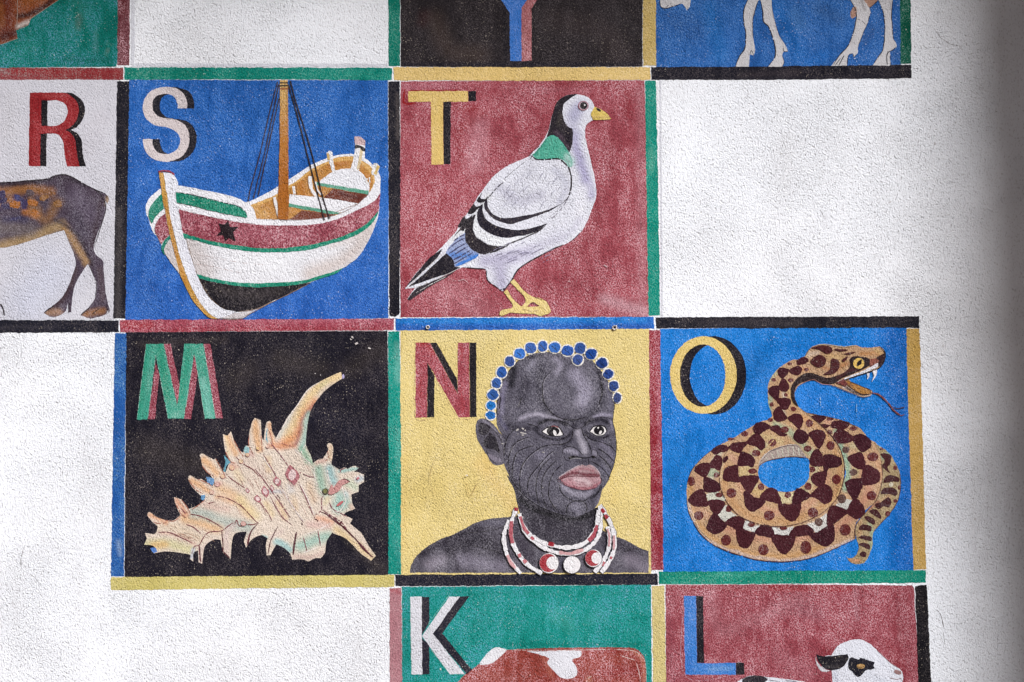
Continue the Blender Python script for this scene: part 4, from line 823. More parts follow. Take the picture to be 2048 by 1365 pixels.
IN = ['530,100 560,40 640,25 730,20 670,80 640,132 590,130', '710,35 750,-40 810,-60 880,10 885,60 850,105 800,70', '610,270 620,180 660,130 740,160 785,220 760,285 700,270', '455,390 480,300 560,275 605,278 612,350 632,440 540,435 480,430',
      '625,400 720,375 820,390 810,450 730,552 660,480', '690,540 780,600 885,642 830,720 750,750 690,700 675,620', '840,610 920,520 1010,530 1062,675 960,650', '1040,680 1150,680 1262,668 1240,800 1190,845 1120,830 1060,760',
      '1185,670 1210,540 1270,520 1360,585 1300,645', '1365,590 1470,490 1555,480 1598,570 1575,640 1505,665 1440,620', '1370,400 1415,352 1530,338 1525,430 1490,495 1405,460', '1505,180 1575,158 1655,175 1697,220 1675,275 1575,300 1520,340',
      '1362,210 1395,130 1445,100 1495,170 1512,262 1385,265', '1355,-65 1435,-102 1502,-88 1521,-30 1483,66 1454,88 1387,5', '1194,-20 1213,-88 1252,-115 1345,-45 1310,28 1252,37', '1130,-220 1194,-266 1262,-261 1286,-194 1255,-120 1194,-165',
      '978,-265 1007,-323 1045,-342 1120,-236 1074,-198 1007,-198', '766,-121 805,-179 882,-179 945,-131 872,-82 814,-50', '745,15 757,-34 814,-56 882,14 882,81 824,71', '945,-121 1026,-150 1084,-82 1122,-54 1064,-39 987,-82']
NE = ['1026,-727 1064,-756 1141,-736 1132,-698 1074,-645 1036,-679', '1150,-727 1237,-775 1276,-727 1237,-679 1180,-688', '1036,-544 1064,-635 1112,-621 1141,-544 1103,-506', '925,-515 978,-563 1040,-554 1028,-419 968,-448',
      '1020,-422 1122,-438 1161,-390 1122,-323 1064,-335', '1228,-842 1290,-866 1345,-850 1335,-815 1240,-790']
for k, (s, c) in enumerate((('680,850 725,848 735,900 800,912 832,888 790,972 660,940', (214, 216, 214)), ('960,915 1070,930 1190,908 1150,1012 985,1012', (216, 217, 215)), ('1335,885 1420,866 1535,765 1560,850 1545,918 1425,972', (212, 212, 210)),
        ('1635,680 1740,620 1815,635 1755,745 1650,705', (204, 204, 198)), ('480,680 510,700 540,760 595,790 470,862 390,795', (210, 212, 204)), ('268,570 400,545 470,600 482,645 380,635 295,637', (206, 208, 194)), ('290,298 350,305 412,335 402,395 275,378', (166, 176, 150)),
        ('610,285 720,280 735,300 730,372 625,392', (196, 172, 124)), ('745,552 830,470 880,500 905,520 840,600', (198, 166, 116)), ('1020,540 1090,555 1195,545 1190,660 1062,672', (204, 190, 150)))):
    fill('pale_patch', ' '.join(t + 'c' for t in s.split()), c, b, 'skinb', level=LV[0] + .6 + k * .02)
for k, s in enumerate(BL + IN + NE):
    q = [tuple(map(float, t.split(','))) for t in s.split()]; cx = sum(a[0] for a in q) / len(q); cy = sum(a[1] for a in q) / len(q)
    s = ' '.join('%.1f,%.1f' % (cx + (x - cx) * 1.07, cy + (y - cy) * 1.07) for x, y in q)
    fill('blotch', s, BR if k % 3 else (62, 26, 36), b, 'maroon', rough=1.0, level=LV[0] + 1 + k * .02)
up(3)
RD = (96, 36, 36)
DT = [(120, 435, 38, 50), (198, 795, 52, 48), (483, 1053, 55, 58), (875, 1155, 58, 58), (1320, 1128, 58, 70), (1735, 945, 58, 62), (2010, 585, 52, 50), (2025, 180, 60, 48), (1819, -117, 38, 24), (1574, -217, 36, 16),
      (970, 30, 44, 40), (800, 140, 48, 34), (760, 328, 48, 28), (850, 495, 36, 36), (540, 558, 54, 50), (935, 795, 58, 54), (1130, 580, 34, 34), (1340, 95, 40, 34), (1580, 60, 44, 48), (1390, 312, 32, 34), (1640, 415, 48, 52),
      (1345, 490, 38, 38), (1395, 765, 58, 54), (1358, -174, 40, 40), (1189, -323, 30, 24), (1098, -107, 44, 34), (380, 370, 28, 30), (410, 580, 40, 26), (510, 725, 32, 38), (750, 890, 38, 28), (1085, 928, 45, 22),
      (983, -631, 24, 22), (1151, -799, 24, 16), (1161, -626, 30, 22), (1112, -472, 20, 18), (959, -371, 22, 24), (949, -208, 30, 20), (680, -63, 40, 30), (536, -8, 40, 14), (1325, -740, 24, 20), (1574, -78, 28, 24)]
for d in DT: dots('spot', [d + (0,)], RD, b, 'pic', level=LV[0], rough=.8)
for d in [(1455, 865, 45, 44), (1700, 620, 45, 48), (1820, 343, 40, 33), (1740, 105, 40, 36)]: dots('spot', [d + (0,)], (92, 66, 60), b, level=LV[0], rough=.8)
fill('gap', '1715,290c 1740,320 1735,400 1715,420c 1725,360', (20, 118, 206), b, 'field')
t = fill('tail', '2045,40c 2175,120 2255,230 2305,350 2315,480 2285,640 2205,770 2105,880 2028,975 2020,1100 1990,1200 1945,1280 1875,1307 1795,1290 1752,1238c 1810,1240 1855,1200 1875,1130 1855,1040 1840,960 1855,880 1895,825 '
         '1985,720 2055,640 2105,520 2130,380 2115,220 2085,120', (168, 148, 112), b, 'skinb', ops=[('s', '2130,180 2190,140', (150, 186, 166), .8, 40), ('s', '2000,880 2010,1020 2000,1140', (168, 182, 150), .9, 40),
         ('s', '1780,1262 1880,1270', (202, 138, 96), .9, 30), ('s', '2080,700 2180,600', (200, 156, 120), .6, 50), ('s', '1900,860 1880,1000', (196, 152, 112), .6, 40), ('s', '2290,450 2270,620', (196, 182, 150), .6, 24), ('s', '2090,640 1960,740', (190, 120, 110), .7, 24)])
for s in ('2100,150 2155,140 2215,170 2205,250 2175,290 2205,350 2145,310 2120,270 2145,220', '2130,450 2155,390 2215,370 2295,400 2295,440 2235,440 2175,450', '2105,570 2135,510 2225,500 2280,540 2265,590 2205,570 2155,570',
          '2045,680 2115,650 2185,600 2215,650 2195,710 2135,700 2085,730', '1985,750 2055,730 2105,790 2105,830 2045,800', '1935,810 1985,800 2045,850 2035,890 1975,860', '1875,940 1915,890 2005,910 2005,960 1955,950',
          '1870,1025 1915,1005 2005,1020 2005,1065 1945,1050', '1875,1100 1915,1080 1985,1100 1990,1150 1935,1130', '1885,1200 1915,1170 1955,1185 1950,1230 1905,1225'):
    fill('tail_band', s, (70, 34, 38), b, 'black')
for d in ((2260, 295, 22, 26), (2300, 500, 14, 24), (2260, 640, 20, 20), (2180, 775, 26, 28), (2115, 95, 20, 14), (2215, 470, 24, 24, 0)): dots('spot', [d[:4] + (0,)], RD if d[0] != 2215 else (206, 200, 180), b)
lines('coil_line', [('640,20 540,70 470,160 425,300 415,400 430,520 490,650 580,760 700,840 850,890 1000,910 1155,898 1310,858 1505,758 1655,602 1722,400 1715,200 1640,20 1521,-117 1377,-242 1262,-330', 1.4),
      ('70,600 90,750 150,880 220,990 330,1088 480,1163 650,1218 800,1258 1000,1278 1200,1272 1400,1232 1600,1152 1835,1045', 1.5), ('1840,1040 1838,950 1855,880 1895,825', 1.5), ('2130,380 2105,520 2055,640 1985,720 1895,825', 1.0),
      ('2028,975 2105,880 2205,770 2285,640 2316,480 2305,350', 1.2), ('2115,220 2130,380', .9), ('815,300 870,240 1000,200 1180,178 1340,193', 1.3), ('850,230 940,125 1080,70 1200,52', .9), ('1000,1130 800,1060', .1),
      ('1329,-283 1435,-263 1588,-234 1723,-195 1877,-128', 1.0), ('500,-20 400,68 280,148 160,268 100,368 75,470', .9)], (80, 44, 44), b, w=1.2, broken=.08)
lines('light_rim', ['1010,-30 930,60 850,160', '1650,60 1700,200 1705,400 1640,590 1500,740', '120,760 200,930 340,1060'], (214, 180, 130), b, w=1.6, broken=.2)
# head
for s in ('1377,-963 1483,-992 1588,-972 1598,-925 1531,-905 1463,-944', '1367,-828 1435,-886 1511,-876 1531,-838 1511,-780 1444,-761 1387,-790', '1588,-847 1665,-828 1665,-751 1608,-694 1502,-684 1570,-742',
          '1617,-958 1762,-944 1675,-929', '1723,-905 1838,-924 1781,-895', '1694,-838 1762,-876 1723,-819'):
    fill('head_blotch', s, (80, 36, 40), b, 'black')
fill('dark_band', '1165,-482 1175,-578 1242,-655 1338,-703 1435,-684 1531,-650 1627,-668 1723,-713 1785,-772 1785,-850 1820,-878 1896,-876 1992,-847 1995,-790 1925,-745 1819,-695 1700,-650 1627,-597 1531,-588 1435,-617 1338,-617 1242,-585 1204,-520 1204,-434 1245,-345 1180,-410',
     (44, 30, 34), b, 'black', ops=[('s', '1650,-650 1790,-730 1900,-760', (84, 44, 46), .8, 30)])
fill('nose', '2060,-867c 2137,-905c 2151,-870 2117,-780c 2079,-768c 2085,-820', (56, 34, 38), b, 'black')
fill('cheek', '1990,-845c 2050,-855 2085,-820 2000,-765c 1985,-800', (140, 80, 66), b)
fill('lip', '1646,-607c 1771,-665 1915,-722 2060,-799 2079,-806c 2074,-768c 1963,-713 1771,-648', (220, 220, 228), b, 'white')
lines('lip_line', [('1646,-603 1771,-644 1915,-690 2069,-742 2117,-782 2150,-850 2150,-920 2100,-980', 2.0), ('1204,-501 1242,-568 1338,-617 1406,-631 1483,-588 1579,-578 1675,-540 1819,-482 1915,-446', 1.1, (170, 120, 110)),
      ('1377,-955 1358,-953 1310,-876', .8), ('1435,-998 1531,-1003 1723,-979 1848,-994', 1.0, (206, 190, 150))], (30, 24, 28), b, w=1.4)
fill('tongue_bed', '1723,-617c 1800,-607 1915,-559 1992,-520 1998,-484 1915,-484 1819,-530 1762,-578', (176, 126, 66), b, 'pic', ops=[('s', '1740,-600 1800,-570', (100, 56, 44), .8, 26)])
lines('mouth_line', [('1640,-600 1720,-570 1819,-510 1915,-478 1998,-482', 1.6), ('1740,-625 1819,-597 1915,-556 1995,-520 2000,-490', 1.6), ('1579,-578 1675,-542 1819,-484 1915,-447 2002,-462', 1.0)], (50, 30, 34), b)
fill('mouth', '1640,-600c 1720,-640c 1760,-585c 1740,-560c', (118, 58, 56), b)
lines('tongue', [('1990,-500 2088,-472 2185,-386 2242,-309 2320,-256 2352,-266', 2.6)], (124, 62, 48), b); lines('tongue', [('2204,-357 2281,-328 2362,-347', 1.6)], (70, 44, 60), b)
fill('fang', '1958,-694c 1988,-700c 1982,-660 1962,-632c 1965,-662', (226, 226, 234), b, 'white'); fill('fang', '2020,-722c 2064,-740c 2060,-680 2005,-602c 2030,-664', (228, 228, 236), b, 'white')
dots('eye_rim', [(1874, -802, 68, 66, 0)], (40, 28, 30), b); dots('eye', [(1874, -802, 58, 57, 0)], (222, 186, 96), b, n=20)
fill('pupil', '1905,-852c 1900,-800 1858,-770c 1855,-810', (22, 18, 22), b, 'black')
lines('ground_scratch', [('1190,1320 1210,1345', 2), ('2010,-600 2012,-560', 2.2), ('1470,-450 1475,-350', 1.5), ('1850,-380 1855,-240', 1.2), ('-220,-930 -200,-915', 2)], (150, 186, 216), pn, broken=.6)
# ------------------------------------------------------------------ R: the animal's hindquarters
pn = panel('greyish white painted square with a red letter R above a brown animal hindquarter', -30, 640)
V(0, 0, 1)
fill('white_ground', '-300,161 233,162 231,300 226,638 -300,640', (206, 207, 218), pn, 'white', straight=True, grid=8,
     ops=[('s', '100,550 60,600', (202, 208, 230), .6, 90), ('s', '170,300 200,240', (198, 196, 206), .4, 40), ('s', '20,200 10,280', (196, 196, 204), .4, 40)])
V(0, 150, 5.25)
RR = '315,187c 640,187c 700,197 780,250 822,320 826,400 800,480 740,550 682,580c 740,610 790,680 800,760 810,850 835,962c 705,962c 680,850 665,720 640,660 600,625 550,616 425,618c 422,962c 300,960c 305,700c'
RH = '435,270c 590,265c 650,285 700,340 705,420 670,490 610,530 550,540 435,537c'
fill('letter_shadow', [shift(RR, 64, 0), shift(RH, 64, 0)], (26, 24, 30), pn, 'black')
fill('letter', [RR, RH], (150, 36, 42), pn, 'letter', ops=[('s', '440,220 640,220', (158, 62, 62), .6, 30), ('s', '450,580 560,580', (166, 72, 76), .7, 30), ('s', '390,500 395,940', (152, 54, 60), .6, 20), ('s', '330,200 330,900', (134, 28, 32), .5, 26)])
V(0, 0, 1)
b = fill('hoofed_animal', '-260,380 -120,368 0,366 60,362 95,358 110,352 128,351 145,356 170,370 190,380 205,385 217,394 216,408c 211,402c 211,426 196,466 188,496 193,511 206,523 208,545 212,587 221,627c 215,618c 211,630 180,638c 161,631c '
         '181,611 190,596 193,569 181,536 176,528c 166,542 151,569 145,593 142,625c 137,626c 136,608c 130,624 108,635 87,627c 102,614 121,599 136,575 148,542 151,520 139,487 128,461c 90,472 39,489 0,496 -120,500 -260,480', (76, 64, 80), pn, 'skin',
         grid=2.8, ops=[('s', '0,385 60,378 100,385', (158, 106, 54), .9, 18), ('s', '0,410 30,400 70,430', (160, 106, 50), .9, 13), ('s', '60,400 90,440 115,405', (148, 106, 62), .7, 18), ('s', '50,425 72,430', (178, 112, 50), .8, 12),
                        ('s', '0,492 60,478 120,452', (176, 148, 106), .9, 20), ('s', '0,455 60,460', (122, 112, 110), .6, 26), ('s', '0,400 20,412 60,388', (62, 54, 84), .7, 8), ('s', '30,395 50,415', (58, 60, 110), .8, 9), ('s', '0,418 12,412', (56, 48, 84), .8, 9),
                        ('s', '130,455 158,500 172,524', (176, 140, 96), .9, 14), ('s', '110,440 150,465 175,505 185,530', (48, 36, 46), .8, 7), ('s', '205,395 195,440 186,490', (60, 42, 52), .8, 9), ('s', '150,540 130,590 110,615', (74, 56, 62), .8, 12),
                        ('s', '95,625 120,625', (170, 134, 108), .9, 12), ('s', '172,628 205,622', (156, 108, 66), .9, 13), ('s', '0,370 60,366 125,356 170,372', (44, 36, 46), .8, 6), ('s', '10,440 50,440', (62, 58, 92), .6, 12), ('s', '150,390 180,430', (106, 96, 116), .6, 30),
                        ('s', '150,430 170,470', (80, 74, 92), .5, 20), ('s', '216,396 214,408', (168, 142, 110), .9, 7), ('s', '200,540 206,600', (92, 76, 82), .6, 10)])
b['label'] = 'painted brown and violet hindquarters of a hoofed animal'
for k, (x, y, rx, ry, an, c) in enumerate(((4, 390, 9, 8, 0, (58, 50, 88)), (38, 396, 10, 5, 40, (62, 64, 118)), (50, 408, 6, 11, 20, (70, 60, 96)), (6, 402, 10, 5, -20, (54, 46, 82)), (10, 413, 9, 5, 20, (58, 50, 84)), (44, 402, 5, 9, -30, (64, 60, 100)),
        (30, 410, 12, 8, 0, (168, 104, 42)), (66, 406, 10, 7, 10, (172, 108, 46)), (88, 396, 9, 6, -20, (150, 106, 60)), (70, 424, 7, 4, 30, (176, 110, 48)), (115, 408, 9, 7, 0, (146, 104, 60)), (34, 438, 12, 3, -10, (70, 66, 100)), (100, 385, 12, 4, 15, (140, 96, 60)), (60, 386, 9, 6, 10, (96, 80, 84)))):
    dots('coat_patch', [(x, y, rx, ry, an)], c, b, 'skin', rough=2.2, n=18)
lines('animal_outline', [('-260,380 -120,368 0,366 60,362 95,358 110,352 128,350 145,355 170,369 190,379 212,388', 2.2), ('190,380 202,390 210,404 212,420 200,460 189,495', 1.5), ('88,626 100,617 110,612', 1.6), ('140,605 137,626', 2), ('162,630 180,615', 1.8), ('185,628 200,616', 1.6),
      ('218,626 213,612', 1.4), ('175,528 182,538 193,570 190,596', 1.0), ('0,608 6,616 9,632', 3)], (40, 32, 40), b, broken=.08)
# ------------------------------------------------------------------ top left: green square
pn = panel('dark green painted square with part of a rust brown animal in the corner', -30, 134)
fill('green_ground', '-300,-330 236,-330 236,0 235,115 231,132 0,134 -300,134', (0, 124, 110), pn, 'field', straight=True, grid=7,
     ops=[('s', '160,30 155,55', (96, 132, 124), .6, 10), ('s', '192,60 190,105', (78, 134, 128), .5, 6), ('s', '215,90 214,108', (120, 150, 142), .5, 4), ('s', '20,120 60,90', (30, 142, 122), .5, 30), ('s', '130,120 220,122', (0, 104, 88), .6, 14), ('s', '150,0 170,20', (40, 136, 122), .5, 24), ('s', '120,75 150,60', (40, 138, 122), .5, 12)])
b = fill('brown_animal', '-260,-200c 60,-200c 130,-20 117,0c 90,19 62,37 58,48 33,60c 33,66 35,77c 20,82 0,89 -120,110 -260,60', (136, 70, 36), pn, 'pic', grid=2.8,
         ops=[('s', '10,-20 12,60', (98, 30, 16), .8, 30), ('s', '5,75 30,68', (70, 22, 18), .9, 16), ('s', '4,50 2,10', (134, 78, 40), .7, 12), ('s', '36,34 62,28 92,10 108,-4', (52, 18, 16), .95, 10), ('s', '36,53 60,43', (198, 190, 186), .95, 8), ('s', '50,5 80,-5', (152, 88, 44), .6, 20)])
b['label'] = 'lower edge of a painted rust brown animal with a dark stripe'
lines('animal_outline', [('35,0 35,30 33,60', 1.6), ('0,90 20,83 36,77', 1.0), ('117,0 90,19 62,38 56,50 33,61', 1.0)], (150, 130, 120), b)
# ------------------------------------------------------------------ Y
pn = panel('black painted square with the lower part of a blue and pink letter Y', 1043, 134)
fill('black_ground', '803,-330 1284,-330 1283,132 1040,133 803,132', (42, 38, 42), pn, 'black', straight=True, grid=7,
     ops=[('s', '870,40 900,100 960,110', (74, 62, 58), .6, 36), ('s', '1100,40 1200,60 1240,110', (66, 58, 60), .6, 44), ('s', '1230,20 1270,60', (62, 58, 62), .5, 24), ('s', '806,130 1280,130', (24, 26, 40), .8, 8), ('s', '1008,20 1012,120', (26, 26, 34), .8, 7), ('s', '850,30 845,45', (58, 34, 36), .6, 20)])
fill('letter_shadow', '1043,16c 1055,-2c 1130,-160c 1150,-160c 1074,0c 1063,18c 1063,122c 1043,122c', (182, 112, 116), pn, 'red')
fill('letter', '1019,25c 1002,0c 928,-160c 958,-160c 1030,-10c 1100,-160c 1130,-160c 1055,0c 1043,17c 1043,122c 1020,122c', (58, 120, 206), pn, 'pic')
# ------------------------------------------------------------------ goat
pn = panel('blue painted square with the white legs and beard of a goat', 1555, 134)
fill('blue_ground', '1313,-330 1797,-330 1799,0 1800,128 1555,132 1314,133', (42, 104, 184), pn, 'field', straight=True, grid=7,
     ops=[('s', '1340,40 1390,60', (40, 88, 160), .6, 40), ('s', '1420,20 1440,110', (26, 116, 200), .6, 30), ('s', '1560,20 1600,110', (24, 112, 200), .6, 34), ('s', '1680,40 1640,20', (48, 90, 150), .6, 26), ('s', '1770,20 1790,110', (32, 84, 158), .6, 30),
          ('s', '1650,110 1620,125', (20, 112, 206), .6, 20), ('s', '1600,50 1590,30', (70, 120, 180), .5, 26), ('s', '1730,80 1745,60', (60, 92, 150), .5, 16)])
V(1280, 0, 4.483)
W2 = (206, 206, 212)
lg = ['170,-900c 2260,-900c 2330,-400c 2266,0c 2260,60 2256,130 2262,250 2272,350 2292,380 2298,420 2266,450 2240,470 2246,585c 2235,592c 2080,592c 2136,510 2176,450 2192,330 2192,200 2176,100 2136,0c 2056,76c 2062,92 2066,120 2036,220 1996,310 1956,420 '
      '1950,480 1916,515c 1906,480c 1868,500 1856,590c 1716,592c 1786,500 1866,410 1916,280 1940,150 1926,80 1886,0c 1750,-120c 1180,0c 1185,80 1210,200 1250,320 1300,400 1327,466c 1290,462c 1276,500 1290,560 1275,600c 1150,600c 1210,510 1212,430 1190,340 1150,240 1105,190 '
      '1100,100 1078,0c 1060,8c 1030,100 1010,200 1015,350 1030,450 1020,500c 985,490c 975,600c 855,600c 890,510 940,430 948,300 930,200 930,100 965,0c 900,-200c 455,0c 445,60 420,95c 400,60 370,35 300,60 230,78 185,60 178,0c']
b = fill('goat', lg, W2, pn, 'white', grid=3, ops=[('s', '190,20 300,40', (186, 184, 188), .5, 30), ('s', '1960,20 1900,400', (190, 188, 192), .4, 40), ('s', '1010,60 990,500', (182, 180, 184), .5, 16), ('s', '1990,10 2020,90', (140, 136, 140), .7, 22), ('s', '1060,20 1010,150', (176, 172, 176), .5, 14),
         ('s', '1200,60 1220,260 1290,420', (184, 182, 188), .5, 20), ('s', '2240,10 2240,90', (170, 166, 170), .5, 14), ('s', '940,500 900,590', (190, 188, 190), .4, 20)])
b['label'] = 'white legs, muzzle and beard of a painted goat'
fill('udder', '2006,0c 1990,-60c 2160,-60c 2136,2c 2058,76c', (176, 138, 120), b); fill('udder', '1886,120 1905,68c 1938,60c 1943,145c 1900,167', (170, 132, 114), pn)
lines('goat_outline', [('178,0 185,60 230,78 300,60 370,35', 1.6), ('965,0 930,100 930,200 948,300 940,430 890,510 855,600', 2), ('1078,0 1100,100 1105,190 1150,240 1190,340 1212,430 1210,510 1150,600', 2), ('1060,8 1030,100 1010,200 1015,350', 1.4),
      ('1180,0 1185,80 1210,200 1250,320 1300,400', .7), ('1276,500 1290,560 1275,600', 1.2), ('1285,430 1290,462 1325,464', 1.2), ('985,490 1000,455 1020,500', 1.2), ('1886,0 1926,80 1940,150 1916,280 1866,410 1786,500 1730,590', 1.8),
      ('2136,0 2176,100 2192,200 2192,330 2176,450 2136,510 2085,590', 1.8), ('2266,0 2256,130 2262,250 2272,350 2292,380', 1.6), ('2298,420 2266,450 2216,485 2216,590', 1.6), ('2240,500 2246,585', 1.2), ('2066,120 2036,220 1996,310 1956,420', 1.4),
      ('1906,480 1868,500 1856,590', 1.4), ('1940,170 1990,190 2024,230', 1), ('1830,500 1780,590', 1.6), ('1800,520 1750,590', 1.2), ('1910,480 1918,515 1945,480', 1.2), ('2056,76 2130,10', 1.4), ('230,70 280,30', 1)], (40, 38, 44), b, broken=.08)
# ------------------------------------------------------------------ K
pn = panel('green painted square with a white letter K and the back of a reddish brown cow', 1053, 1640)
V(0, 0, 1)
fill('green_ground', '806,1176 1300,1172 1302,1365 1304,1640 806,1640 806,1365', (10, 150, 136), pn, 'field', straight=True, grid=7,
     ops=[('s', '980,1200 960,1240', (40, 158, 148), .5, 30), ('s', '1110,1230 1140,1250', (70, 168, 156), .45, 26), ('s', '1180,1240 1200,1230', (60, 162, 150), .4, 24), ('s', '1000,1290 1290,1290', (0, 128, 112), .6, 8), ('s', '808,1180 810,1360', (40, 150, 140), .5, 8), ('s', '830,1190 1280,1185', (6, 138, 120), .5, 10)])
V(770, 1140, 3.98)
b = fill('cow', '300,1900c 380,1200c 480,980 575,896 640,830 750,750 870,628 950,637c 1270,622 1400,622 1730,618 1950,620 2010,640 2060,690 2075,760 2080,900c 2090,1900c', (158, 66, 54), pn, 'red', grid=3.2,
         ops=[('s', '1750,820 2000,800', (146, 38, 36), .7, 90), ('s', '1350,850 1250,900', (150, 50, 40), .6, 80), ('s', '760,830 1000,850', (164, 84, 74), .6, 70), ('s', '1600,640 1900,650', (150, 40, 38), .5, 30), ('s', '1980,650 2050,720 2060,900', (190, 118, 96), .9, 26),
              ('s', '1560,640 1500,700', (190, 110, 90), .7, 30), ('s', '1250,670 1330,850', (186, 108, 90), .6, 40), ('s', '1620,870 1640,940', (190, 124, 100), .9, 40), ('s', '1900,640 1960,660', (176, 96, 84), .6, 24)])
b['label'] = 'back of a painted reddish brown cow with white patches'
fill('white_patch', '755,745 800,680 870,622 930,622 966,640 920,690 850,745 780,757', (224, 226, 234), b, 'white'); fill('white_patch', '1130,648c 1390,645c 1480,642c 1562,645c 1555,690 1490,718 1520,770 1528,830 1480,866 1400,858 1330,790 1290,740 1305,700', (220, 222, 232), b, 'white')
lines('cow_outline', ['960,637 1130,640 1400,640 1730,636 1950,640 2010,660 2060,710 2078,790 2080,900', '1870,680 1930,700 1990,720', '2000,740 2030,850 2030,920', '1600,900 1620,860 1660,845'], (226, 210, 206), b, w=.9, broken=.25)
fill('letter_shadow', ['292,215 352,215 355,415 292,522', '294,540 352,603 355,830 296,832', '592,214 672,210 456,506 692,796 652,830 378,512'], (38, 38, 52), pn, 'black', straight=True)
fill('letter', ['202,215 292,215 296,832 210,832', '295,528 512,213 596,213 382,510 636,830 515,830'], (214, 216, 226), pn, 'white', straight=True)
lines('letter_outline', ['202,215 210,832', '350,410 352,600', '350,615 515,828', '520,190 350,420'], (150, 200, 190), pn, w=.7, broken=.3)
dots('chipped_spot', [(443, 790, 6, 9, 0)], (226, 232, 230), pn)
# ------------------------------------------------------------------ L
pn = panel('dull red painted square with a blue letter L and a black and white lamb head', 1585, 1640)
V(0, 0, 1)
fill('red_ground', '1333,1172c 1560,1171c 1822,1173c 1826,1178c 1836,1365c 1848,1640c 1336,1640c', (158, 68, 80), pn, 'red', grid=6,
     ops=[('s', '1345,1174 1420,1176', (156, 44, 54), .8, 5), ('s', '1450,1178 1520,1186', (156, 46, 54), .7, 6), ('s', '1540,1176 1700,1180', (160, 34, 40), .9, 9), ('s', '1720,1180 1810,1176', (150, 56, 66), .6, 5), ('s', '1420,1190 1450,1260 1600,1200', (176, 112, 122), .6, 26),
          ('s', '1600,1220 1640,1230', (160, 100, 112), .5, 26), ('s', '1800,1200 1815,1340', (136, 46, 58), .5, 24), ('s', '1660,1260 1700,1270', (146, 42, 54), .5, 22), ('s', '1500,1260 1540,1290', (148, 52, 66), .5, 30), ('s', '1797,1240 1800,1280', (176, 110, 118), .5, 7),
          ('s', '1560,1310 1620,1350', (172, 100, 112), .5, 30), ('s', '1650,1300 1670,1310', (140, 34, 44), .6, 14), ('s', '1340,1200 1345,1360', (164, 84, 98), .5, 14), ('s', '1770,1290 1800,1330', (140, 36, 46), .5, 18), ('s', '1710,1180 1715,1240', (186, 140, 150), .4, 7)])
V(1300, 1130, 3.8125)
fill('letter_shadow', ['352,237 405,238 413,747 359,747', '656,748 718,745 718,835 656,838'], (28, 27, 36), pn, 'black', straight=True)
fill('letter', '258,237 351,237 358,749 655,749 655,838 268,838', (56, 126, 208), pn, 'pic', straight=True, grid=4, ops=[('s', '450,790 620,790', (110, 156, 206), .6, 30), ('s', '300,700 310,800', (34, 108, 200), .5, 40)])
lines('letter_outline', ['256,237 266,840 655,840', '660,742 720,742'], (190, 160, 176), pn, w=.8, broken=.3)
V(1570, 1130, 3.8125)
b = fill('lamb', '-420,930c -330,868 -260,845 -180,850 0,872 140,890 250,930 368,960c 360,870 352,800 335,800 280,775 300,700 352,690c 400,620 450,590 510,573 580,571 640,600 700,650 750,700 800,745 862,785 892,820 900,862 880,930 800,1100 700,1300c 700,1900c -500,1900c', (218, 222, 234), pn, 'white', grid=3,
         ops=[('s', '-300,870 -200,870 -170,900', (40, 38, 46), .9, 40), ('s', '380,830 420,1000', (196, 202, 220), .6, 40), ('s', '640,840 760,880', (202, 208, 222), .5, 50), ('s', '0,890 100,900', (160, 160, 170), .5, 20)])
b['label'] = 'white lamb head with a black ear and black eye patch'
fill('dark_back', '-330,890 -300,862 -240,845 -180,848 -130,872 -170,900 -260,930', (42, 40, 48), b, 'black')
lines('wool_line', ['-120,880 -40,890', '0,880 90,892', '40,900 140,912'], (110, 108, 120), b, w=1.5)
fill('ear', '236,680c 300,697 400,690 477,682c 482,720 450,770 400,797 345,808c 290,780 250,730', (34, 32, 40), b, 'black', ops=[('s', '300,780 400,775', (80, 76, 80), .6, 24)])
fill('ear_rim', '232,690c 245,740 285,785 345,812c 280,812 240,760', (206, 208, 216), b, 'white')
fill('eye_patch', '500,708 560,722 572,710 600,714 640,730 682,745 672,770 684,790 650,800 620,800 572,850 545,852 510,815 485,790 484,745', (28, 28, 40), b, 'black')
dots('eye', [(577, 772, 32, 20, 0)], (190, 150, 96), b); lines('eye_line', ['545,775 575,785 608,772', '545,760 580,752 608,764'], (30, 24, 26), b, w=1.1)
fill('nose', '838,798c 882,812 886,836c 850,832 832,818', (150, 116, 116), b); lines('mouth_line', ['795,862 850,872 892,862', '700,650 760,706 800,745 862,785'], (150, 110, 112), b, w=1.0)
# ------------------------------------------------------------------ coloured bars between the panels
V(0, 0, 1)
def bar(label, pts, c, mat='bar', ops=None):
    xs = [p[0] for p in parse(pts)]; ys = [p[1] for p in parse(pts)]
    LV[0] = 0
    o = fill('painted_bar', pts, c, None, mat, straight=True, grid=5, ops=ops, rough=.8, level=1.7)
    o['label'] = label; o['category'] = 'painted bar'; o['group'] = 'coloured bars between the painted panels'
bar('dark red upright bar right of the green square in the top left corner', '237,-330 261,-330 259,131 235,131', (116, 58, 66), 'red', ops=[('s', '248,0 248,30', (104, 30, 34), .6, 12)])
bar('deep red horizontal bar between the green square and the letter R square', '-300,136 247,136 247,160 -300,160', (146, 52, 60), 'bar', ops=[('s', '15,142 240,144', (150, 30, 36), .8, 7), ('s', '100,154 240,152', (140, 34, 38), .7, 8), ('s', '0,140 15,146', (160, 96, 102), .7, 8)])
bar('green horizontal bar above the blue boat square', '249,135 785,136 784,161 500,159 249,160', (0, 138, 122), 'bar', ops=[('s', '260,148 400,148', (0, 116, 98), .6, 20), ('s', '700,148 740,148', (40, 160, 140), .5, 14)])
bar('green upright bar left of the black letter Y square', '776,-330 800,-330 800,133 777,133', (0, 126, 108), 'bar')
bar('yellow horizontal bar above the red pigeon square', '787,135 1300,135 1301,160 1050,162 788,161', (226, 196, 124), 'pic')
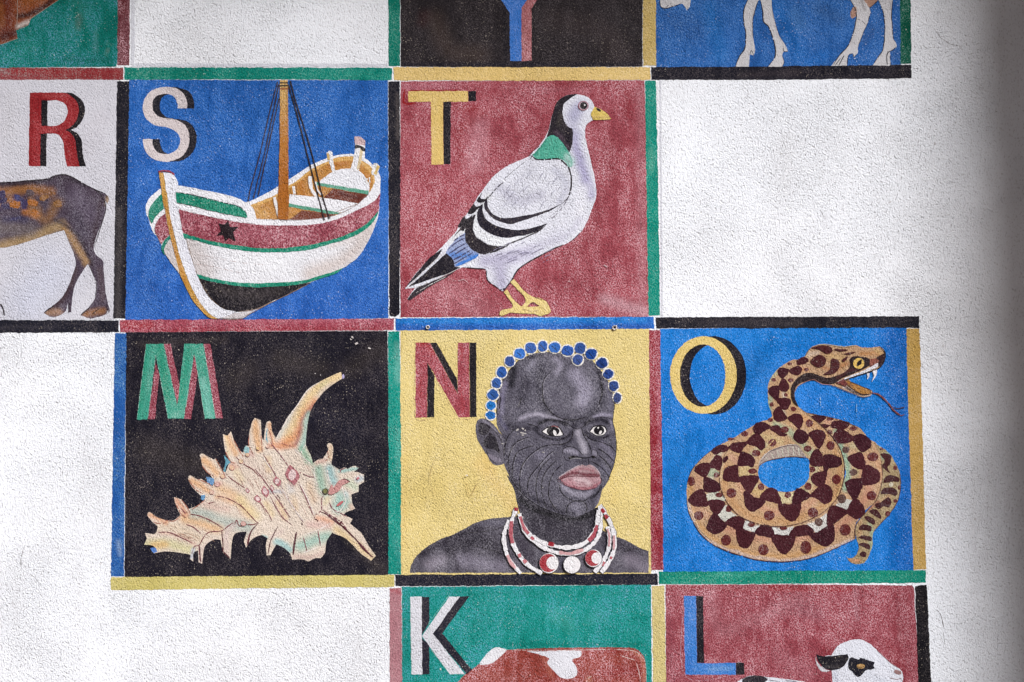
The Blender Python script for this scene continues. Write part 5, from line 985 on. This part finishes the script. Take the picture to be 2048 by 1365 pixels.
bar('yellow upright bar between the letter Y square and the goat square', '1285,-330 1311,-330 1312,132 1286,132', (204, 178, 108), 'pic')
bar('black horizontal bar under the blue goat square', '1302,135 1560,133 1823,130 1823,157 1560,160 1303,160', (28, 28, 40), 'black', ops=[('s', '1480,150 1600,145', (60, 54, 60), .6, 12), ('s', '1620,146 1700,146', (20, 20, 32), .7, 12)])
bar('dark green upright bar at the right edge of the goat square', '1798,-330 1820,-330 1822,128 1801,128', (0, 88, 68), 'bar')
bar('black upright bar between the letter R square and the boat square', '234,163 259,163 251,637 227,637', (26, 27, 38), 'black', ops=[('s', '240,420 235,630', (78, 74, 76), .7, 12), ('s', '240,180 240,380', (26, 26, 36), .5, 10)])
bar('black upright bar between the boat square and the pigeon square', '777,164 799,164 801,400 799,628 790,634 779,632 777,400', (28, 29, 40), 'black', ops=[('s', '794,190 796,280', (96, 90, 90), .7, 6), ('s', '788,300 788,380', (22, 22, 34), .6, 12), ('s', '788,480 788,560', (50, 48, 54), .5, 10)])
bar('green upright bar right of the red pigeon square', '1290,162 1312,162 1317,423 1320,631 1297,632 1293,400', (0, 144, 126), 'bar', ops=[('s', '1302,300 1303,340', (90, 170, 150), .6, 10), ('s', '1298,180 1300,280', (80, 160, 140), .4, 3)])
bar('black horizontal bar under the letter R square', '-300,641 238,641 237,665 -300,667', (26, 28, 42), 'black', ops=[('s', '0,655 120,655', (62, 60, 70), .6, 8)])
bar('crimson horizontal bar between the boat square and the seashell square', '240,640 788,638 787,661 520,663 240,665', (172, 72, 90), 'red', ops=[('s', '250,650 300,652', (166, 36, 46), .8, 14), ('s', '300,661 780,657', (160, 44, 58), .8, 6), ('s', '400,643 780,641', (196, 112, 130), .7, 7)])
bar('bright blue horizontal bar between the pigeon square and the portrait square', '791,637 1307,634 1308,658 1050,660 791,661', (36, 112, 208), 'field', ops=[('s', '795,642 1290,640', (36, 144, 232), .8, 9), ('s', '800,657 1300,654', (50, 88, 180), .7, 6)])
bar('black horizontal bar above the blue snake square', '1311,635 1838,633 1839,656 1570,657 1312,657', (30, 31, 42), 'black', ops=[('s', '1400,646 1600,646', (62, 58, 64), .6, 10)])
bar('blue upright bar at the left edge of the seashell square', '230,667 253,667 250,900 248,1153 222,1153 226,900', (34, 94, 176), 'bar', ops=[('s', '236,1085 240,1110', (150, 176, 214), .7, 8)])
bar('green upright bar between the seashell square and the portrait square', '776,663 799,663 802,900 802,1149 777,1149 777,900', (0, 148, 134), 'bar', ops=[('s', '795,690 797,760', (120, 190, 180), .6, 12), ('s', '796,860 795,940', (100, 184, 172), .5, 8), ('s', '790,1080 800,1130', (60, 150, 146), .5, 10)])
bar('red upright bar between the portrait square and the snake square', '1298,661 1320,660 1324,900 1327,1140 1302,1141 1300,900', (158, 52, 68), 'red', ops=[('s', '1303,670 1310,900 1312,1100', (158, 30, 44), .8, 9), ('s', '1316,760 1320,900', (190, 100, 120), .6, 6)])
bar('ochre yellow upright bar right of the blue snake square', '1812,658 1839,657 1846,900 1852,1139 1827,1140 1819,900', (196, 160, 86), 'pic')
bar('lime yellow horizontal bar under the black seashell square', '222,1155 500,1152 789,1150 789,1174 500,1177 222,1181', (206, 194, 116), 'pic')
bar('black horizontal bar under the portrait square', '791,1150 1050,1149 1315,1148 1316,1170 1050,1171 791,1173', (28, 30, 46), 'black')
bar('green horizontal bar under the blue snake square', '1318,1144 1580,1142 1851,1141 1851,1166 1580,1168 1318,1169', (0, 142, 120), 'bar', ops=[('s', '1440,1148 1500,1150', (60, 170, 150), .6, 8)])
bar('faded pink upright bar left of the green letter K square', '779,1177 803,1176 804,1365 805,1640 780,1640', (178, 124, 134), 'pic', ops=[('s', '782,1180 800,1184', (160, 60, 72), .7, 8)])
bar('pale yellow upright bar between the letter K square and the letter L square', '1304,1172 1329,1172 1332,1365 1335,1640 1308,1640 1306,1365', (214, 198, 134), 'pic')
bar('black upright bar at the right edge of the red lamb square', '1830,1172 1854,1170 1862,1365 1872,1640 1846,1640 1836,1365', (22, 21, 27), 'black')
# smooth primed margins round the bare fields, and two old fixings
def margin(label, pts):
    o = fill('smooth_margin', pts, (216, 219, 230), None, 'white', straight=True, level=.4, rough=.6); o['kind'] = 'structure'
margin('', '262,-330 269,-330 269,126 262,132'); margin('', '269,127 776,128 776,134 262,134'); margin('', '1319,160 1322,160 1326,633 1322,633')
def plug(label, x, y, r, ragged):
    rt = bpy.data.objects.new('wall_plug', None); scene.collection.objects.link(rt); rt.empty_display_size = .02
    rt.location = ((x - 1024) * PX, 0, 1.6 + (682.5 - y) * PX); rt['org'] = tuple(rt.location)
    rt['label'] = label; rt['category'] = 'wall plug'
    rnd = random.Random(int(x)); n = 16
    vs, fs = [], []
    prof = [(1.5, .3), (1.35, 2.8), (1.05, 3.6), (.8, 2.6), (.66, .9)]
    for k, (q, h) in enumerate(prof):
        for i in range(n):
            a = 2 * math.pi * i / n; rr = r * q * (1 + (rnd.random() - .5) * ragged)
            vs.append((math.cos(a) * rr * PX, -(h + .6) * PX, math.sin(a) * rr * PX))
    for k in range(len(prof) - 1):
        for i in range(n): fs.append((k*n+i, k*n+(i+1) % n, (k+1)*n+(i+1) % n, (k+1)*n+i))
    def mk(nm, vs, fs, mat):
        me = bpy.data.meshes.new(nm); me.from_pydata(vs, [], fs); me.materials.append(mat)
        at = me.color_attributes.new('paint', 'FLOAT_COLOR', 'POINT'); c = colr((224, 218, 218) if nm == 'collar' else (40, 24, 24))
        for d in at.data: d.color = (*c, 1)
        o = bpy.data.objects.new(nm, me); scene.collection.objects.link(o); o.parent = rt
    mk('collar', vs, fs, M['white'])
    cv = [(0, -.0014, 0)] + [(math.cos(2*math.pi*i/n) * r * .72 * PX, -.0014, math.sin(2*math.pi*i/n) * r * .72 * PX) for i in range(n)]
    mk('hole', cv, [(0, i + 1, (i + 1) % n + 1) for i in range(n)], M['ink'])
plug('small round white wall plug with a dark hole in the blue bar, left one', 855.5, 655, 2.9, .15)
plug('ragged white wall plug on the lower edge of the blue bar, right one', 1229, 655.5, 3.8, .55)

V(0, 0, 1); LV[0] = 0
for spec in (('1869,58 1880,74 1890,82 1905,90 1924,93', .8), ('1912,90 1920,96', .6), ('1874,1220 1882,1232 1888,1258', 1.2), ('1868,1236 1880,1242', .7), ('1886,1262 1892,1300', .6), ('46,1100 42,1120 43,1138', 1.2), ('60,1148 72,1158 80,1170', .7), ('1896,318 1908,330', .6),
             ('1640,420 1652,440', .6), ('300,1290 330,1316', .5), ('1990,222 1998,226', .8), ('1484,170 1496,184 1490,206', .5)):
    lines('hairline_crack', [spec], (120, 114, 118), None, level=.5, broken=.25)['kind'] = 'structure'
